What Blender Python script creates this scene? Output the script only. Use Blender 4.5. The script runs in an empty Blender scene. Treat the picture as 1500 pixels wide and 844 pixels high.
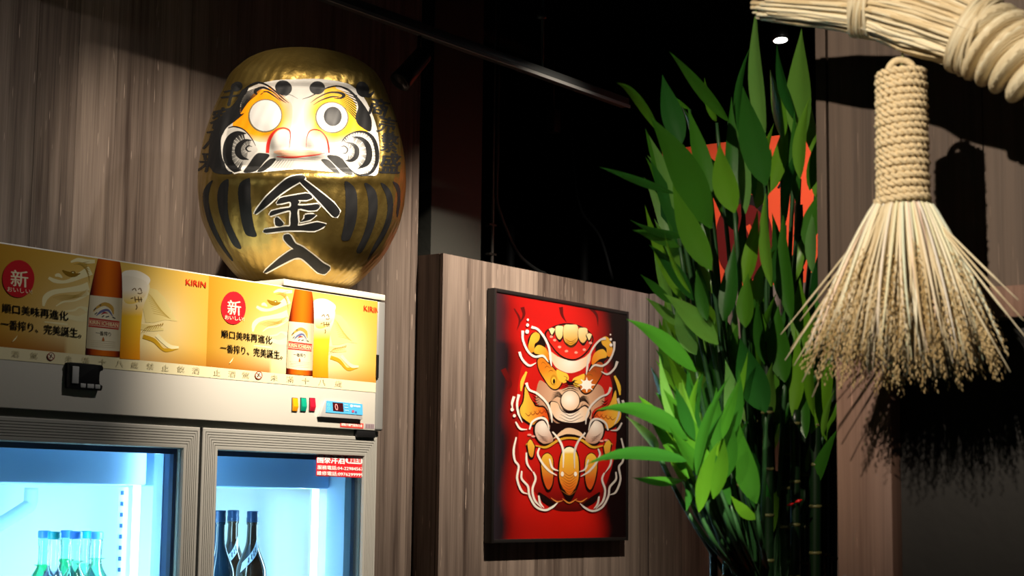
import bpy, bmesh, math, random
import numpy as np
from mathutils import Vector, Matrix
from mathutils.geometry import delaunay_2d_cdt
from mathutils.bvhtree import BVHTree
random.seed(7)
SC = bpy.context.scene
COL = SC.collection
# ------------------------------------------------------------------ camera
W0, H0, F = 1500.0, 844.0, 2510.0
EYE = 1.45
_z = Vector((980-750, 422+19600, -F)).normalized()           # world up seen by the camera
_x = Vector((2600-750, -(758-422), -F)); _x = (_x - _x.dot(_z)*_z).normalized()   # world +X (along the walls)
_y = _z.cross(_x)
RW = Matrix((_x, _y, _z))                                     # camera -> world
CAMLOC = Vector((0, 0, EYE))
cd = bpy.data.cameras.new('camera'); cam = bpy.data.objects.new('camera', cd); COL.objects.link(cam)
cam.matrix_world = Matrix.Translation(CAMLOC) @ RW.to_4x4()
cd.sensor_width = 36; cd.lens = F/W0*36; cd.clip_start = .05; cd.clip_end = 60
cd.dof.use_dof = True; cd.dof.focus_distance = 4.35; cd.dof.aperture_fstop = 8.0
SC.camera = cam
FWD = RW @ Vector((0, 0, -1)); RIGHT = RW @ Vector((1, 0, 0)); UPV = RW @ Vector((0, 1, 0))
def ray(px, py): return RW @ Vector(((px-750)/F, -(py-422)/F, -1))
def At(px, py, X=None, Y=None, Z=None, D=None):
    "the real point seen at a photo pixel on a world plane, or at a given depth"
    r = ray(px, py)
    if X is not None: t = X/r.x
    elif Y is not None: t = Y/r.y
    elif Z is not None: t = (Z-EYE)/r.z
    else: t = D
    return CAMLOC + r*t
def proj(p):
    q = RW.transposed() @ (Vector(p)-CAMLOC)
    return 750+F*q.x/-q.z, 422-F*q.y/-q.z
# ------------------------------------------------------------------ world, exposure, lights
vs = SC.view_settings; vs.view_transform = 'Standard'; vs.look = 'None'; vs.exposure = 0.0; vs.gamma = 1.0; vs.use_curve_mapping = False
wd = bpy.data.worlds.new('world'); SC.world = wd; wd.use_nodes = True
wd.node_tree.nodes['Background'].inputs[0].default_value = (.8, .85, 1, 1)
wd.node_tree.nodes['Background'].inputs[1].default_value = 0.012
def spot(name, loc, target, watts, angle, blend, col, size=.03):
    l = bpy.data.lights.new(name, 'SPOT'); l.energy = watts; l.spot_size = math.radians(angle); l.spot_blend = blend
    l.color = col; l.shadow_soft_size = size
    o = bpy.data.objects.new(name, l); COL.objects.link(o); o.location = loc
    o.rotation_euler = (Vector(target)-Vector(loc)).to_track_quat('-Z', 'Y').to_euler()
    return o
WARM = (1, .86, .68); NEUT = (1, .93, .84)
spot('daruma_spotlight', (1.8, 2.1, 3.3), (3.35, 3.5, 2.12), 200, 27, 1, WARM, .02)
spot('header_spotlight', (2.78, 1.62, 3.28), (3.04, 2.85, 1.74), 520, 37, 1, WARM, .03)
spot('fridge_spotlight', (3.0, 1.5, 3.3), (2.35, 2.95, 1.75), 42, 75, 1, NEUT, .02)
spot('picture_spotlight', (4.35, 2.25, 3.3), (4.62, 3.45, 1.85), 350, 50, 1, WARM, .02)
spot('straw_spotlight', (-.1, .81, 2.77), (2.3, 1.0, 2.1), 320, 34, .9, WARM, .02)
spot('plant_spotlight', (.75, .30, 2.65), (2.16, 1.38, 1.62), 1000, 15, 1, (1,.93,.72), .03)
spot('banner_spotlight', (4.55, 1.7, 3.3), (5.5, 3.0, 2.45), 190, 36, 1, NEUT, .03)
# ------------------------------------------------------------------ materials
def lin(c):
    return tuple(((v/12.92) if v <= .04045 else ((v+.055)/1.055)**2.4) for v in c)
def hx(s): return lin(tuple(int(s[i:i+2], 16)/255 for i in (0, 2, 4)))
MATS = {}
def mat(name, col=(.5,.5,.5), rough=.5, metal=0., bump=0., bscale=40., emit=None, estr=0., var=0., trans=0., attr=False, spec=.5, coat=0.):
    if name in MATS: return MATS[name]
    m = bpy.data.materials.new(name); m.use_nodes = True; nt = m.node_tree; b = nt.nodes['Principled BSDF']
    b.inputs['Base Color'].default_value = (*col, 1); b.inputs['Roughness'].default_value = rough; b.inputs['Metallic'].default_value = metal
    b.inputs['Specular IOR Level'].default_value = spec; b.inputs['Coat Weight'].default_value = coat
    if trans: b.inputs['Transmission Weight'].default_value = trans
    if emit: b.inputs['Emission Color'].default_value = (*emit, 1); b.inputs['Emission Strength'].default_value = estr
    if attr:
        a = nt.nodes.new('ShaderNodeVertexColor'); a.layer_name = 'Col'; nt.links.new(a.outputs[0], b.inputs['Base Color'])
    if bump or var:
        tc = nt.nodes.new('ShaderNodeTexCoord'); n = nt.nodes.new('ShaderNodeTexNoise'); n.inputs['Scale'].default_value = bscale
        n.inputs['Detail'].default_value = 4; nt.links.new(tc.outputs['Object'], n.inputs['Vector'])
        if bump:
            bp = nt.nodes.new('ShaderNodeBump'); bp.inputs['Strength'].default_value = bump; bp.inputs['Distance'].default_value = .004
            nt.links.new(n.outputs[0], bp.inputs['Height']); nt.links.new(bp.outputs[0], b.inputs['Normal'])
        if var and not attr:
            mx = nt.nodes.new('ShaderNodeMix'); mx.data_type = 'RGBA'; nt.links.new(n.outputs[0], mx.inputs[0])
            mx.inputs[6].default_value = (*[c*(1-var) for c in col], 1); mx.inputs[7].default_value = (*[min(1, c*(1+var)) for c in col], 1)
            nt.links.new(mx.outputs[2], b.inputs['Base Color'])
    MATS[name] = m; return m
def wood_mat(name, dark, light, rough=.55, sc=1.0, var=.35):
    "laminate with vertical grain; every board differs through Object Info random"
    m = bpy.data.materials.new(name); m.use_nodes = True; nt = m.node_tree; N = nt.nodes; L = nt.links; b = N['Principled BSDF']
    b.inputs['Roughness'].default_value = rough; b.inputs['Specular IOR Level'].default_value = .3
    tc = N.new('ShaderNodeTexCoord'); oi = N.new('ShaderNodeObjectInfo')
    ad = N.new('ShaderNodeVectorMath'); ad.operation = 'MULTIPLY_ADD'; L.new(tc.outputs['Object'], ad.inputs[0]); ad.inputs[1].default_value = (1, 1, 1)
    cm = N.new('ShaderNodeVectorMath'); cm.operation = 'SCALE'; cm.inputs[0].default_value = (13, 7, 5); L.new(oi.outputs['Random'], cm.inputs['Scale']); L.new(cm.outputs[0], ad.inputs[2])
    def noise(scl, det, dist=0.):
        mp = N.new('ShaderNodeMapping'); mp.inputs['Scale'].default_value = scl; L.new(ad.outputs[0], mp.inputs[0])
        n = N.new('ShaderNodeTexNoise'); n.inputs['Scale'].default_value = 1; n.inputs['Detail'].default_value = det; n.inputs['Distortion'].default_value = dist
        L.new(mp.outputs[0], n.inputs['Vector']); return n
    n1 = noise((38*sc, 38*sc, 1.3), 5, .3); n2 = noise((220*sc, 220*sc, 5), 3); n3 = noise((7*sc, 7*sc, .5), 3)
    r1 = N.new('ShaderNodeValToRGB'); r1.color_ramp.elements[0].position = .3; r1.color_ramp.elements[1].position = .7
    r1.color_ramp.elements[0].color = (*dark, 1); r1.color_ramp.elements[1].color = (*light, 1)
    a = N.new('ShaderNodeMath'); a.operation = 'MULTIPLY_ADD'; L.new(n1.outputs[0], a.inputs[0]); a.inputs[1].default_value = .55
    s2 = N.new('ShaderNodeMath'); s2.operation = 'MULTIPLY_ADD'; L.new(n2.outputs[0], s2.inputs[0]); s2.inputs[1].default_value = .28
    s3 = N.new('ShaderNodeMath'); s3.operation = 'MULTIPLY'; L.new(n3.outputs[0], s3.inputs[0]); s3.inputs[1].default_value = .3
    L.new(s3.outputs[0], s2.inputs[2]); L.new(s2.outputs[0], a.inputs[2])
    ob = N.new('ShaderNodeMath'); ob.operation = 'MULTIPLY_ADD'; L.new(oi.outputs['Random'], ob.inputs[0]); ob.inputs[1].default_value = .2; ob.inputs[2].default_value = -.13
    sm = N.new('ShaderNodeMath'); sm.operation = 'ADD'; L.new(a.outputs[0], sm.inputs[0]); L.new(ob.outputs[0], sm.inputs[1])
    L.new(sm.outputs[0], r1.inputs[0])
    # short pale pores
    vo = noise((170*sc, 170*sc, 9), 1); vr = N.new('ShaderNodeValToRGB'); vr.color_ramp.elements[0].position = .735; vr.color_ramp.elements[1].position = .76
    L.new(vo.outputs[0], vr.inputs[0])
    mx = N.new('ShaderNodeMix'); mx.data_type = 'RGBA'; L.new(vr.outputs[0], mx.inputs[0]); L.new(r1.outputs[0], mx.inputs[6]); mx.inputs[7].default_value = (*[min(1, c*1.5) for c in light], 1)
    L.new(mx.outputs[2], b.inputs['Base Color'])
    bp = N.new('ShaderNodeBump'); bp.inputs['Strength'].default_value = .15; bp.inputs['Distance'].default_value = .002; L.new(n2.outputs[0], bp.inputs['Height']); L.new(bp.outputs[0], b.inputs['Normal'])
    MATS[name] = m; return m
def glass_mat(name, tint=(1,1,1), refl=.08):
    m = bpy.data.materials.new(name); m.use_nodes = True; nt = m.node_tree; N = nt.nodes; N.remove(N['Principled BSDF']); out = N['Material Output']
    t = N.new('ShaderNodeBsdfTransparent'); t.inputs[0].default_value = (*tint, 1); g = N.new('ShaderNodeBsdfGlossy'); g.inputs['Roughness'].default_value = .03
    lw = N.new('ShaderNodeLayerWeight'); lw.inputs[0].default_value = .25; ml = N.new('ShaderNodeMath'); ml.operation = 'MULTIPLY_ADD'; nt.links.new(lw.outputs['Fresnel'], ml.inputs[0]); ml.inputs[1].default_value = .7; ml.inputs[2].default_value = refl*.3
    mx = N.new('ShaderNodeMixShader'); nt.links.new(ml.outputs[0], mx.inputs[0]); nt.links.new(t.outputs[0], mx.inputs[1]); nt.links.new(g.outputs[0], mx.inputs[2]); nt.links.new(mx.outputs[0], out.inputs[0])
    MATS[name] = m; return m
# ------------------------------------------------------------------ mesh helpers
class MB:
    def __init__(s): s.v = []; s.f = []; s.c = []; s.smooth = []
    def add(s, vs, fs, col=None, smooth=False):
        o = len(s.v); s.v += [tuple(v) for v in vs]; s.f += [tuple(i+o for i in f) for f in fs]; s.smooth += [smooth]*len(fs)
        if col is None: s.c += [(1,1,1)]*len(vs)
        elif isinstance(col, list): s.c += col
        else: s.c += [col]*len(vs)
    def box(s, a, b, col=None):
        x0,y0,z0 = [min(a[i],b[i]) for i in range(3)]; x1,y1,z1 = [max(a[i],b[i]) for i in range(3)]
        s.add([(x0,y0,z0),(x1,y0,z0),(x1,y1,z0),(x0,y1,z0),(x0,y0,z1),(x1,y0,z1),(x1,y1,z1),(x0,y1,z1)],
              [(3,2,1,0),(4,5,6,7),(0,1,5,4),(1,2,6,5),(2,3,7,6),(3,0,4,7)], col)
    def tube(s, pts, rad, n=8, col=None, caps=True):
        pts = [Vector(p) for p in pts]; m = len(pts)
        if not hasattr(rad, '__len__'): rad = [rad]*m
        vs = []; prev = None
        for i, p in enumerate(pts):
            d = (pts[min(i+1, m-1)]-pts[max(i-1, 0)]).normalized()
            if prev is None:
                a = Vector((0,0,1)) if abs(d.z) < .9 else Vector((1,0,0)); u = d.cross(a).normalized()
            else: u = (prev - prev.dot(d)*d).normalized()
            prev = u; w = d.cross(u)
            for k in range(n):
                t = 2*math.pi*k/n; vs.append(p+(u*math.cos(t)+w*math.sin(t))*rad[i])
        fs = [(i*n+k, i*n+(k+1)%n, (i+1)*n+(k+1)%n, (i+1)*n+k) for i in range(m-1) for k in range(n)]
        if caps: fs += [tuple(range(n))[::-1], tuple((m-1)*n+k for k in range(n))]
        s.add(vs, fs, col, True)
    def lathe(s, prof, c=(0,0,0), n=32, col=None):
        vs = [(c[0]+r*math.cos(2*math.pi*k/n), c[1]+r*math.sin(2*math.pi*k/n), c[2]+z) for r, z in prof for k in range(n)]
        m = len(prof); fs = [(i*n+k, i*n+(k+1)%n, (i+1)*n+(k+1)%n, (i+1)*n+k) for i in range(m-1) for k in range(n)]
        fs += [tuple(range(n))[::-1], tuple((m-1)*n+k for k in range(n))]
        s.add(vs, fs, col, True)
    def build(s, name, m, parent=None, bevel=0., seg=2, **kw):
        me = bpy.data.meshes.new(name); 
        off = Vector((0,0,0))
        if parent is None and s.v:
            a = np.array(s.v); off = Vector(((a[:,0].min()+a[:,0].max())/2, (a[:,1].min()+a[:,1].max())/2, a[:,2].min()))
        elif parent is not None: off = Vector(ORIG.get(parent.name, (0,0,0)))
        me.from_pydata([tuple(Vector(v)-off) for v in s.v], [], s.f); me.polygons.foreach_set('use_smooth', s.smooth)
        if any(c != (1,1,1) for c in s.c):
            ca = me.color_attributes.new('Col', 'FLOAT_COLOR', 'POINT'); ca.data.foreach_set('color', np.array([(*c,1) for c in s.c], dtype=np.float32).ravel())
        if bevel:
            bm = bmesh.new(); bm.from_mesh(me); bmesh.ops.bevel(bm, geom=bm.edges[:]+bm.verts[:], offset=bevel, segments=seg, affect='EDGES', profile=.5); bm.to_mesh(me); bm.free()
            me.polygons.foreach_set('use_smooth', [True]*len(me.polygons)); 
            try: me.set_sharp_from_angle(angle=math.radians(35))
            except Exception: pass
        me.validate(); me.update()
        me.materials.append(m)
        o = bpy.data.objects.new(name, me); COL.objects.link(o)
        if parent is not None: o.parent = parent; ORIG[o.name] = tuple(off)
        else: o.location = off; ORIG[o.name] = tuple(off)
        for k, v in kw.items(): o[k] = v
        return o
ORIG = {}
def thing(name, label, cat, loc=(0,0,0), group=None):
    o = bpy.data.objects.new(name, None); COL.objects.link(o); o.location = loc; o.empty_display_size = .05
    ORIG[o.name] = tuple(loc); o['label'] = label; o['category'] = cat
    if group: o['group'] = group
    return o
def tag(o, label, cat, group=None):
    o['label'] = label; o['category'] = cat
    if group: o['group'] = group
    return o
def box(name, a, b, m, parent=None, bevel=0., seg=2, **kw):
    q = MB(); q.box(a, b); return q.build(name, m, parent, bevel, seg, **kw)
# ---- flat print / paint: polygons in photo pixels laid on a real surface
def crom(pts, n=8, closed=False):
    out = []; m = len(pts); P = [np.array(p, float) for p in pts]
    rng = range(m if closed else m-1)
    for i in rng:
        p0 = P[(i-1) % m] if closed or i > 0 else 2*P[0]-P[1]
        p1 = P[i]; p2 = P[(i+1) % m]; p3 = P[(i+2) % m] if closed or i+2 < m else 2*P[-1]-P[-2]
        for k in range(n):
            t = k/n; out.append(tuple(.5*((2*p1)+(-p0+p2)*t+(2*p0-5*p1+4*p2-p3)*t*t+(-p0+3*p1-3*p2+p3)*t**3)))
    if not closed: out.append(tuple(P[-1]))
    return out
def stroke(pts, w, n=7, smooth=True, tip=True):
    "list of polygon points of a brush stroke; w may be a list (same length as pts)"
    if not hasattr(w, '__len__'): w = [w]*len(pts)
    q = [(p[0], p[1], ww) for p, ww in zip(pts, w)]
    q = crom(q, n) if smooth and len(q) > 2 else q
    L = []; R = []
    for i, p in enumerate(q):
        a = q[max(i-1,0)]; b = q[min(i+1,len(q)-1)]; dx, dy = b[0]-a[0], b[1]-a[1]; l = math.hypot(dx,dy) or 1; nx, ny = -dy/l*p[2]/2, dx/l*p[2]/2
        L.append((p[0]+nx, p[1]+ny)); R.append((p[0]-nx, p[1]-ny))
    return L+R[::-1]
def ell(cx, cy, rx, ry, rot=0, n=28):
    c, s_ = math.cos(rot), math.sin(rot)
    return [(cx+rx*math.cos(t)*c-ry*math.sin(t)*s_, cy+rx*math.cos(t)*s_+ry*math.sin(t)*c) for t in [2*math.pi*k/n for k in range(n)]]
class Paint:
    "collects coloured polygons given in 2-D, maps each vertex through fn(u, v, layer)"
    def __init__(s, fn, grid=0): s.fn = fn; s.mb = MB(); s.layer = 0; s.grid = grid; s.hold = False
    def poly(s, pts, col, grid=None):
        s.layer += (0 if s.hold else 1); g = s.grid if grid is None else grid
        # drop repeated points
        q = []
        for p in pts:
            if not q or abs(p[0]-q[-1][0])+abs(p[1]-q[-1][1]) > 1e-4: q.append((p[0], p[1]))
        if len(q) > 1 and abs(q[0][0]-q[-1][0])+abs(q[0][1]-q[-1][1]) < 1e-4: q.pop()
        if len(q) < 3: return
        if g:   # resample the outline
            r = []
            for i, p in enumerate(q):
                b = q[(i+1) % len(q)]; k = max(1, int(math.hypot(b[0]-p[0], b[1]-p[1])/g))
                r += [(p[0]+(b[0]-p[0])*j/k, p[1]+(b[1]-p[1])*j/k) for j in range(k)]
            q = r
        n = len(q); vs2 = [Vector(p) for p in q]
        if g:
            xs = [p[0] for p in q]; ys = [p[1] for p in q]; x = min(xs)+g*.5
            while x < max(xs):
                y = min(ys)+g*.5
                while y < max(ys):
                    ins = False; j = n-1
                    for i in range(n):
                        if (q[i][1] > y) != (q[j][1] > y) and x < (q[j][0]-q[i][0])*(y-q[i][1])/(q[j][1]-q[i][1])+q[i][0]: ins = not ins
                        j = i
                    if ins: vs2.append(Vector((x, y)))
                    y += g
                x += g
        r = delaunay_2d_cdt(vs2, [], [list(range(n))], 1, 1e-5)
        V = [(v.x, v.y) for v in r[0]]; Fc = [tuple(f) for f in r[2]]
        s.raw(V, Fc, col)
    def raw(s, V, Fc, col, layer=None):
        lay = s.layer if layer is None else layer
        P3 = [s.fn(u, v, lay) for u, v in V]
        ok = [p is not None for p in P3]
        idx = {}; vs = []; cs = []
        for i, p in enumerate(P3):
            if ok[i]: idx[i] = len(vs); vs.append(p); cs.append(tuple(col(*V[i])) if callable(col) else tuple(col))
        fs = [tuple(idx[i] for i in f) for f in Fc if all(ok[i] for i in f)]
        # make faces look at the camera
        out = []
        for f in fs:
            a, b, c = (Vector(vs[i]) for i in f[:3])
            nrm = (b-a).cross(c-a)
            out.append(f if nrm.dot(CAMLOC-a) > 0 else f[::-1])
        s.mb.add(vs, out, cs)
    def text(s, t, p0, p1, h, col, bold=0., up=None, sub=0, fit=True):
        "text whose baseline runs p0 -> p1 (pixels) and whose letters are h pixels high"
        s.layer += 1
        V, Fc, bb = glyphs(t, 0., sub)
        w = bb[1]-bb[0]; hh = bb[3]-bb[2]
        ux, uy = p1[0]-p0[0], p1[1]-p0[1]
        if up is None: up = (0, -1)
        M = [(p0[0]+ux*(x-bb[0])/w+up[0]*h*(y-bb[2])/hh, p0[1]+uy*(x-bb[0])/w+up[1]*h*(y-bb[2])/hh) for x, y in V]
        s.raw(M, Fc, col)
        if bold:
            k = bold*h*.9
            for dx_, dy_ in ((k, 0), (-k, 0), (0, k*.7)):
                s.layer += 1
                s.raw([(a+dx_, b+dy_) for a, b in M], Fc, col)
    def build(s, name, m, parent=None, **kw): return s.mb.build(name, m, parent, **kw)
_G = {}
def glyphs(t, bold=0., sub=0):
    key = (t, bold, sub)
    if key in _G: return _G[key]
    cu = bpy.data.curves.new('tmp', 'FONT'); cu.body = t; cu.size = 1; cu.resolution_u = 2; cu.offset = bold
    o = bpy.data.objects.new('tmp', cu); COL.objects.link(o); bpy.context.view_layer.update()
    me = bpy.data.meshes.new_from_object(o.evaluated_get(bpy.context.evaluated_depsgraph_get()))
    bm = bmesh.new(); bm.from_mesh(me); bmesh.ops.triangulate(bm, faces=bm.faces[:])
    if sub: 
        for _ in range(sub):
            es = [e for e in bm.edges if e.calc_length() > .12]
            if es: bmesh.ops.subdivide_edges(bm, edges=es, cuts=1); bmesh.ops.triangulate(bm, faces=bm.faces[:])
    bm.verts.index_update(); V = [(v.co.x, v.co.y) for v in bm.verts]; Fc = [tuple(v.index for v in f.verts) for f in bm.faces]
    bm.free(); COL.objects.unlink(o); bpy.data.objects.remove(o); bpy.data.curves.remove(cu); bpy.data.meshes.remove(me)
    a = np.array(V); bb = (a[:,0].min(), a[:,0].max(), a[:,1].min(), a[:,1].max())
    _G[key] = (V, Fc, bb); return _G[key]
def zt(ox, oy, s): return lambda *pts: [(ox+p[0]/s, oy+p[1]/s)+tuple(p[2:]) for p in pts]

class RasterPaint(Paint):
    "same calls as Paint, but every shape is filled into one fine grid of paint laid on the surface"
    def __init__(s, x0, y0, x1, y1, g):
        s.x0, s.y0, s.g = x0, y0, g; s.nx, s.ny = int((x1-x0)/g)+1, int((y1-y0)/g)+1
        s.C = np.zeros((s.ny, s.nx, 3), np.float32); s.Al = np.zeros((s.ny, s.nx), np.float32); s.layer = 0; s.hold = False
    def fill(s, q, col):
        q = np.array([(p[0], p[1]) for p in q], float); g = s.g
        i0 = max(0, int((q[:,0].min()-s.x0)/g)-1); i1 = min(s.nx, int((q[:,0].max()-s.x0)/g)+3); j0 = max(0, int((q[:,1].min()-s.y0)/g)-1); j1 = min(s.ny, int((q[:,1].max()-s.y0)/g)+3)
        if i1 <= i0 or j1 <= j0: return
        X, Y = np.meshgrid(s.x0+g*np.arange(i0, i1), s.y0+g*np.arange(j0, j1)); cov = np.zeros(X.shape, np.float32)
        a = q; b = np.roll(q, -1, 0)
        for ox in (-.25, .25):
            for oy in (-.25, .25):
                x = X+ox*g; y = Y+oy*g; w = np.zeros(X.shape, np.int32)
                for (ax_, ay), (bx_, by) in zip(a, b):
                    if ay == by: continue
                    lo, hi = min(ay, by), max(ay, by)
                    r0 = max(0, int((lo-s.y0)/g)-j0-1); r1 = min(j1-j0, int((hi-s.y0)/g)-j0+3)
                    if r1 <= r0: continue
                    yy = y[r0:r1]; m = (yy >= lo) & (yy < hi) & (x[r0:r1] < (bx_-ax_)*(yy-ay)/(by-ay)+ax_)
                    w[r0:r1] += np.where(m, 1 if by > ay else -1, 0)
                cov += (w != 0)*.25
        if callable(col):
            cc = np.zeros(X.shape+(3,), np.float32)
            for j_, i_ in zip(*np.nonzero(cov)): cc[j_, i_] = col(X[j_, i_], Y[j_, i_])
        else: cc = np.array(col, np.float32)[None, None, :]
        C = s.C[j0:j1, i0:i1]; A_ = s.Al[j0:j1, i0:i1]; cv = cov[..., None]
        has = (A_ > 0)[..., None]
        C[:] = np.where(cv > 0, np.where(has, C*(1-cv)+cc*cv, cc), C); A_[:] = np.maximum(A_, cov)
    def poly(s, pts, col, grid=None): s.fill(pts, col)
    def raw(s, V, Fc, col, layer=None):
        for f in Fc: s.fill([V[i] for i in f], col)
    def build_on(s, fn, name, m, parent):
        keep = s.Al > .3; idx = -np.ones(keep.shape, int); vs = []; cs = []
        for j in range(s.ny):
            for i in np.nonzero(keep[j])[0]:
                p = fn(s.x0+s.g*i, s.y0+s.g*j, 0)
                if p is None: continue
                idx[j, i] = len(vs); vs.append(tuple(p)); cs.append(tuple(s.C[j, i]))
        a, b, c, d = idx[:-1,:-1], idx[1:,:-1], idx[1:,1:], idx[:-1,1:]
        n_ = (a >= 0).astype(int)+(b >= 0)+(c >= 0)+(d >= 0)
        fs = [tuple(r) for r in np.stack([a, b, c, d], -1)[n_ == 4].tolist()]
        fs += [tuple(v for v in r if v >= 0) for r in np.stack([a, b, c, d], -1)[n_ == 3].tolist()]
        q = MB(); q.add(vs, fs, [tuple(float(v) for v in c) for c in cs], True); return q.build(name, m, parent)
# ------------------------------------------------------------------ the setting
wood = wood_mat('brown_laminate', hx('463934'), hx('9e8d82'))
wood_p = wood_mat('right_wood', hx('352a24'), hx('5a4b41'), sc=1.6)
wood_c = wood_mat('reddish_wood', hx('5a4137'), hx('8f7062'), sc=1.3)
black = mat('black_paint', (.012,.012,.012), .75, bump=.1, bscale=15)
blackp = mat('black_plastic', (.01,.01,.011), .3)
Y_T, Y_L, X_S = 3.50, 3.396, None            # tall wall plane, low wall plane
X_T = At(613, 300, Y=Y_T).x                    # right end of the tall wall
X_S = At(649, 371, Y=Y_L).x                    # left end of the low wall
Z_L = At(649, 371, Y=Y_L).z                    # its top
X_R = At(950, 500, Y=Y_L).x                    # where it turns
def struct(name, core_a, core_b, core_m=None):
    o = box(name, core_a, core_b, core_m or black); o['kind'] = 'structure'; return o
def planks(parent, axis, a, b, face, z0, z1, out, m, wid=.13, th=.012):
    "vertical boards a..b along axis, standing proud of plane `face` towards out (-1 on the other axis)"
    x = a; 
    while x < b-1e-4:
        w = min(wid*random.choice((.8,1,1,1.25)), b-x)
        if b-x-w < .03: w = b-x
        e = random.uniform(0, .0006)
        if axis == 'x': A, B = (x+.0006, face, z0), (x+w-.0006, face-th-e, z1)
        else: A, B = (face, x+.0006, z0), (face-th-e, x+w-.0006, z1)
        box('plank', A, B, m, parent); x += w
ZC = 3.45
f = struct('floor', (-3,-3,-.1), (9,9,0), mat('dark_tile', (.05,.045,.04), .4, bump=.1))
c = struct('ceiling', (-3,-3,ZC), (9,9,ZC+.1), black)
wl = struct('wall_left', (-1.5, Y_T+.012, 0), (X_T, Y_T+.2, ZC)); planks(wl, 'x', .9, X_T, Y_T+.012, 0.0, 3.44, -1, wood)
wb = struct('wall_back', (X_S+.012, Y_L+.012, 0), (X_R, Y_L+.16, Z_L)); planks(wb, 'x', X_S+.0, X_R, Y_L+.012, 0, Z_L, -1, wood)
box('end_plank', (X_S, Y_L+.014, 0), (X_S+.012, Y_T+.02, Z_L), wood, wb)
wc = struct('wall_centre', (X_R+.012, 1.9, 0), (X_R+.16, Y_L, Z_L)); planks(wc, 'y', 1.9, Y_L-.002, X_R+.012, 0, Z_L, -1, wood)
struct('wall_far', (-1.5, 6.5, 0), (9, 6.6, ZC))
struct('wall_east', (8.5, -2.5, 0), (8.6, 6.5, ZC))
# dark service shaft behind the low wall
sh = At(632, 300, Y=Y_T+.25); sh2 = At(705, 300, Y=Y_T+.25)
shaft = box('service_shaft', (sh.x, Y_T+.25, 0), (sh2.x, Y_T+.75, ZC), mat('charcoal_paint', (.06,.063,.056), .6, bump=.2, bscale=60)); tag(shaft, 'matt charcoal boxed shaft rising behind the ledge of the low wooden wall', 'shaft')
# right hand partition: upper boards set back, lower part proud with a rail and a post
XU, XD = 2.52, 2.46
yU = At(1197, 300, X=XU).y; yS = At(1213, 300, X=XU).y; yD = At(1226, 700, X=XD).y
zr1 = At(1480, 418, X=XD).z; zr0 = At(1480, 465, X=XD).z
wr = struct('wall_right', (XU+.014, -.6, 0), (XU+.12, yD, zr1), black)
box('upper_core', (XU+.014, -.6, zr1), (XU+.12, yU, ZC), black, wr)
box('end_strip', (XU, yS+.002, zr1), (XU+.014, yU, ZC-.05), wood_p, wr)
y = yS-.002; 
while y > -.6:
    y2 = max(-.6, y-.26); box('plank', (XU, y2+.001, zr1), (XU+.014, y-.001, ZC-.05), wood_p, wr); y = y2
box('rail', (XD, -.6, zr0), (XU+.014, yD, zr1), wood_c, wr, bevel=.002)
yP = At(1306, 700, X=XD).y
box('post', (XD, yP, 0), (XU+.014, yD, zr0), wood_c, wr, bevel=.002)
box('lower_panel', (XD+.035, -.6, 0), (XU+.014, yP, zr0), mat('dark_board', hx('0f0b08'), .6, bump=.1, var=.2), wr)
# ---- ceiling track and things in the dark
tr = thing('lighting_track', 'long black lighting track running across the dark ceiling', 'track', (3.9, 3.15, 2.8))
tq = MB(); zt_ = At(915, 158, Y=3.15).z
xe = At(915, 158, Y=3.15).x
tm = mat('track_metal', (.10,.11,.115), .35, metal=.3)
box('track_body', (1.5, 3.13, zt_), (xe, 3.165, zt_+.032), tm, tr, bevel=.003)
box('lit_lower_edge', (1.5, 3.126, zt_-.004), (xe, 3.131, zt_+.006), mat('track_lit_grey', (.5,.5,.5), .4, metal=.5), tr)  # pale grey strip puts the light caught under the black track into colour
a = At(793, 107, Y=3.15); q = MB(); q.tube([(a.x, 3.147, zt_+.03), (a.x, 3.147, ZC)], .005, 8); q.build('hanger_rod', mat('rod', (.06,.09,.09), .4, metal=.6), tr)
b_ = At(793, 28, Y=3.147); q = MB(); q.lathe([(.006,0),(.017,.003),(.017,.012),(.008,.02),(.008,.035)], (b_.x, 3.147, b_.z), 16); q.build('hanger_clamp', mat('rod'), tr)
def spot_head(loc, d, label, lit=False, L=.13, r=.032):
    t = thing('track_spotlight', label, 'spotlight', loc)
    d = Vector(d).normalized(); p = Vector(loc); q = MB()
    q.tube([p-d*L*.5, p+d*L*.42, p+d*L*.5, p+d*L*.5], [r*.85, r, r, r*.86], 20); q.build('housing', mat('lamp_black', (.02,.02,.02), .4), t)
    q = MB(); q.tube([p+d*L*.501, p+d*L*.507], r*.8, 20)
    q.build('lens', mat('lamp_lens_lit', (1,1,1), .3, emit=(1,.97,.92), estr=14) if lit else mat('lamp_lens_off', (.05,.05,.05), .1), t)
    return t
s1 = At(603, 100, Y=3.15); t = spot_head(s1, (-.5, .12, -.6), 'black cylinder spotlight hanging off the track beside the round doll')
q = MB(); q.tube([s1+Vector((.03,0,.03)), (s1.x+.03, 3.147, zt_-.004)], .006, 8); q.build('stem', mat('lamp_black'), t)
s2 = At(1141, 36, D=6.0); t = spot_head(s2, (-.1, -.15, -1), 'small lit ceiling spotlight glimpsed above the plant', True, .12, .03)
q = MB(); q.tube([s2, (s2.x, s2.y, ZC)], .008, 8); q.build('stem', mat('lamp_black'), t)
jb = At(811, 178, Y=3.75)
t = thing('junction_box', 'small black box hanging by a cord in the dark under the track', 'box', jb)
box('box_body', jb-Vector((.022,.02,.045)), jb+Vector((.022,.02,.045)), mat('box_grey', (.03,.03,.03), .5), t, bevel=.003)
q = MB(); q.tube([jb+Vector((0,0,.045)), (jb.x, jb.y, ZC)], .003, 6); q.build('cord', mat('box_grey'), t)
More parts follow.
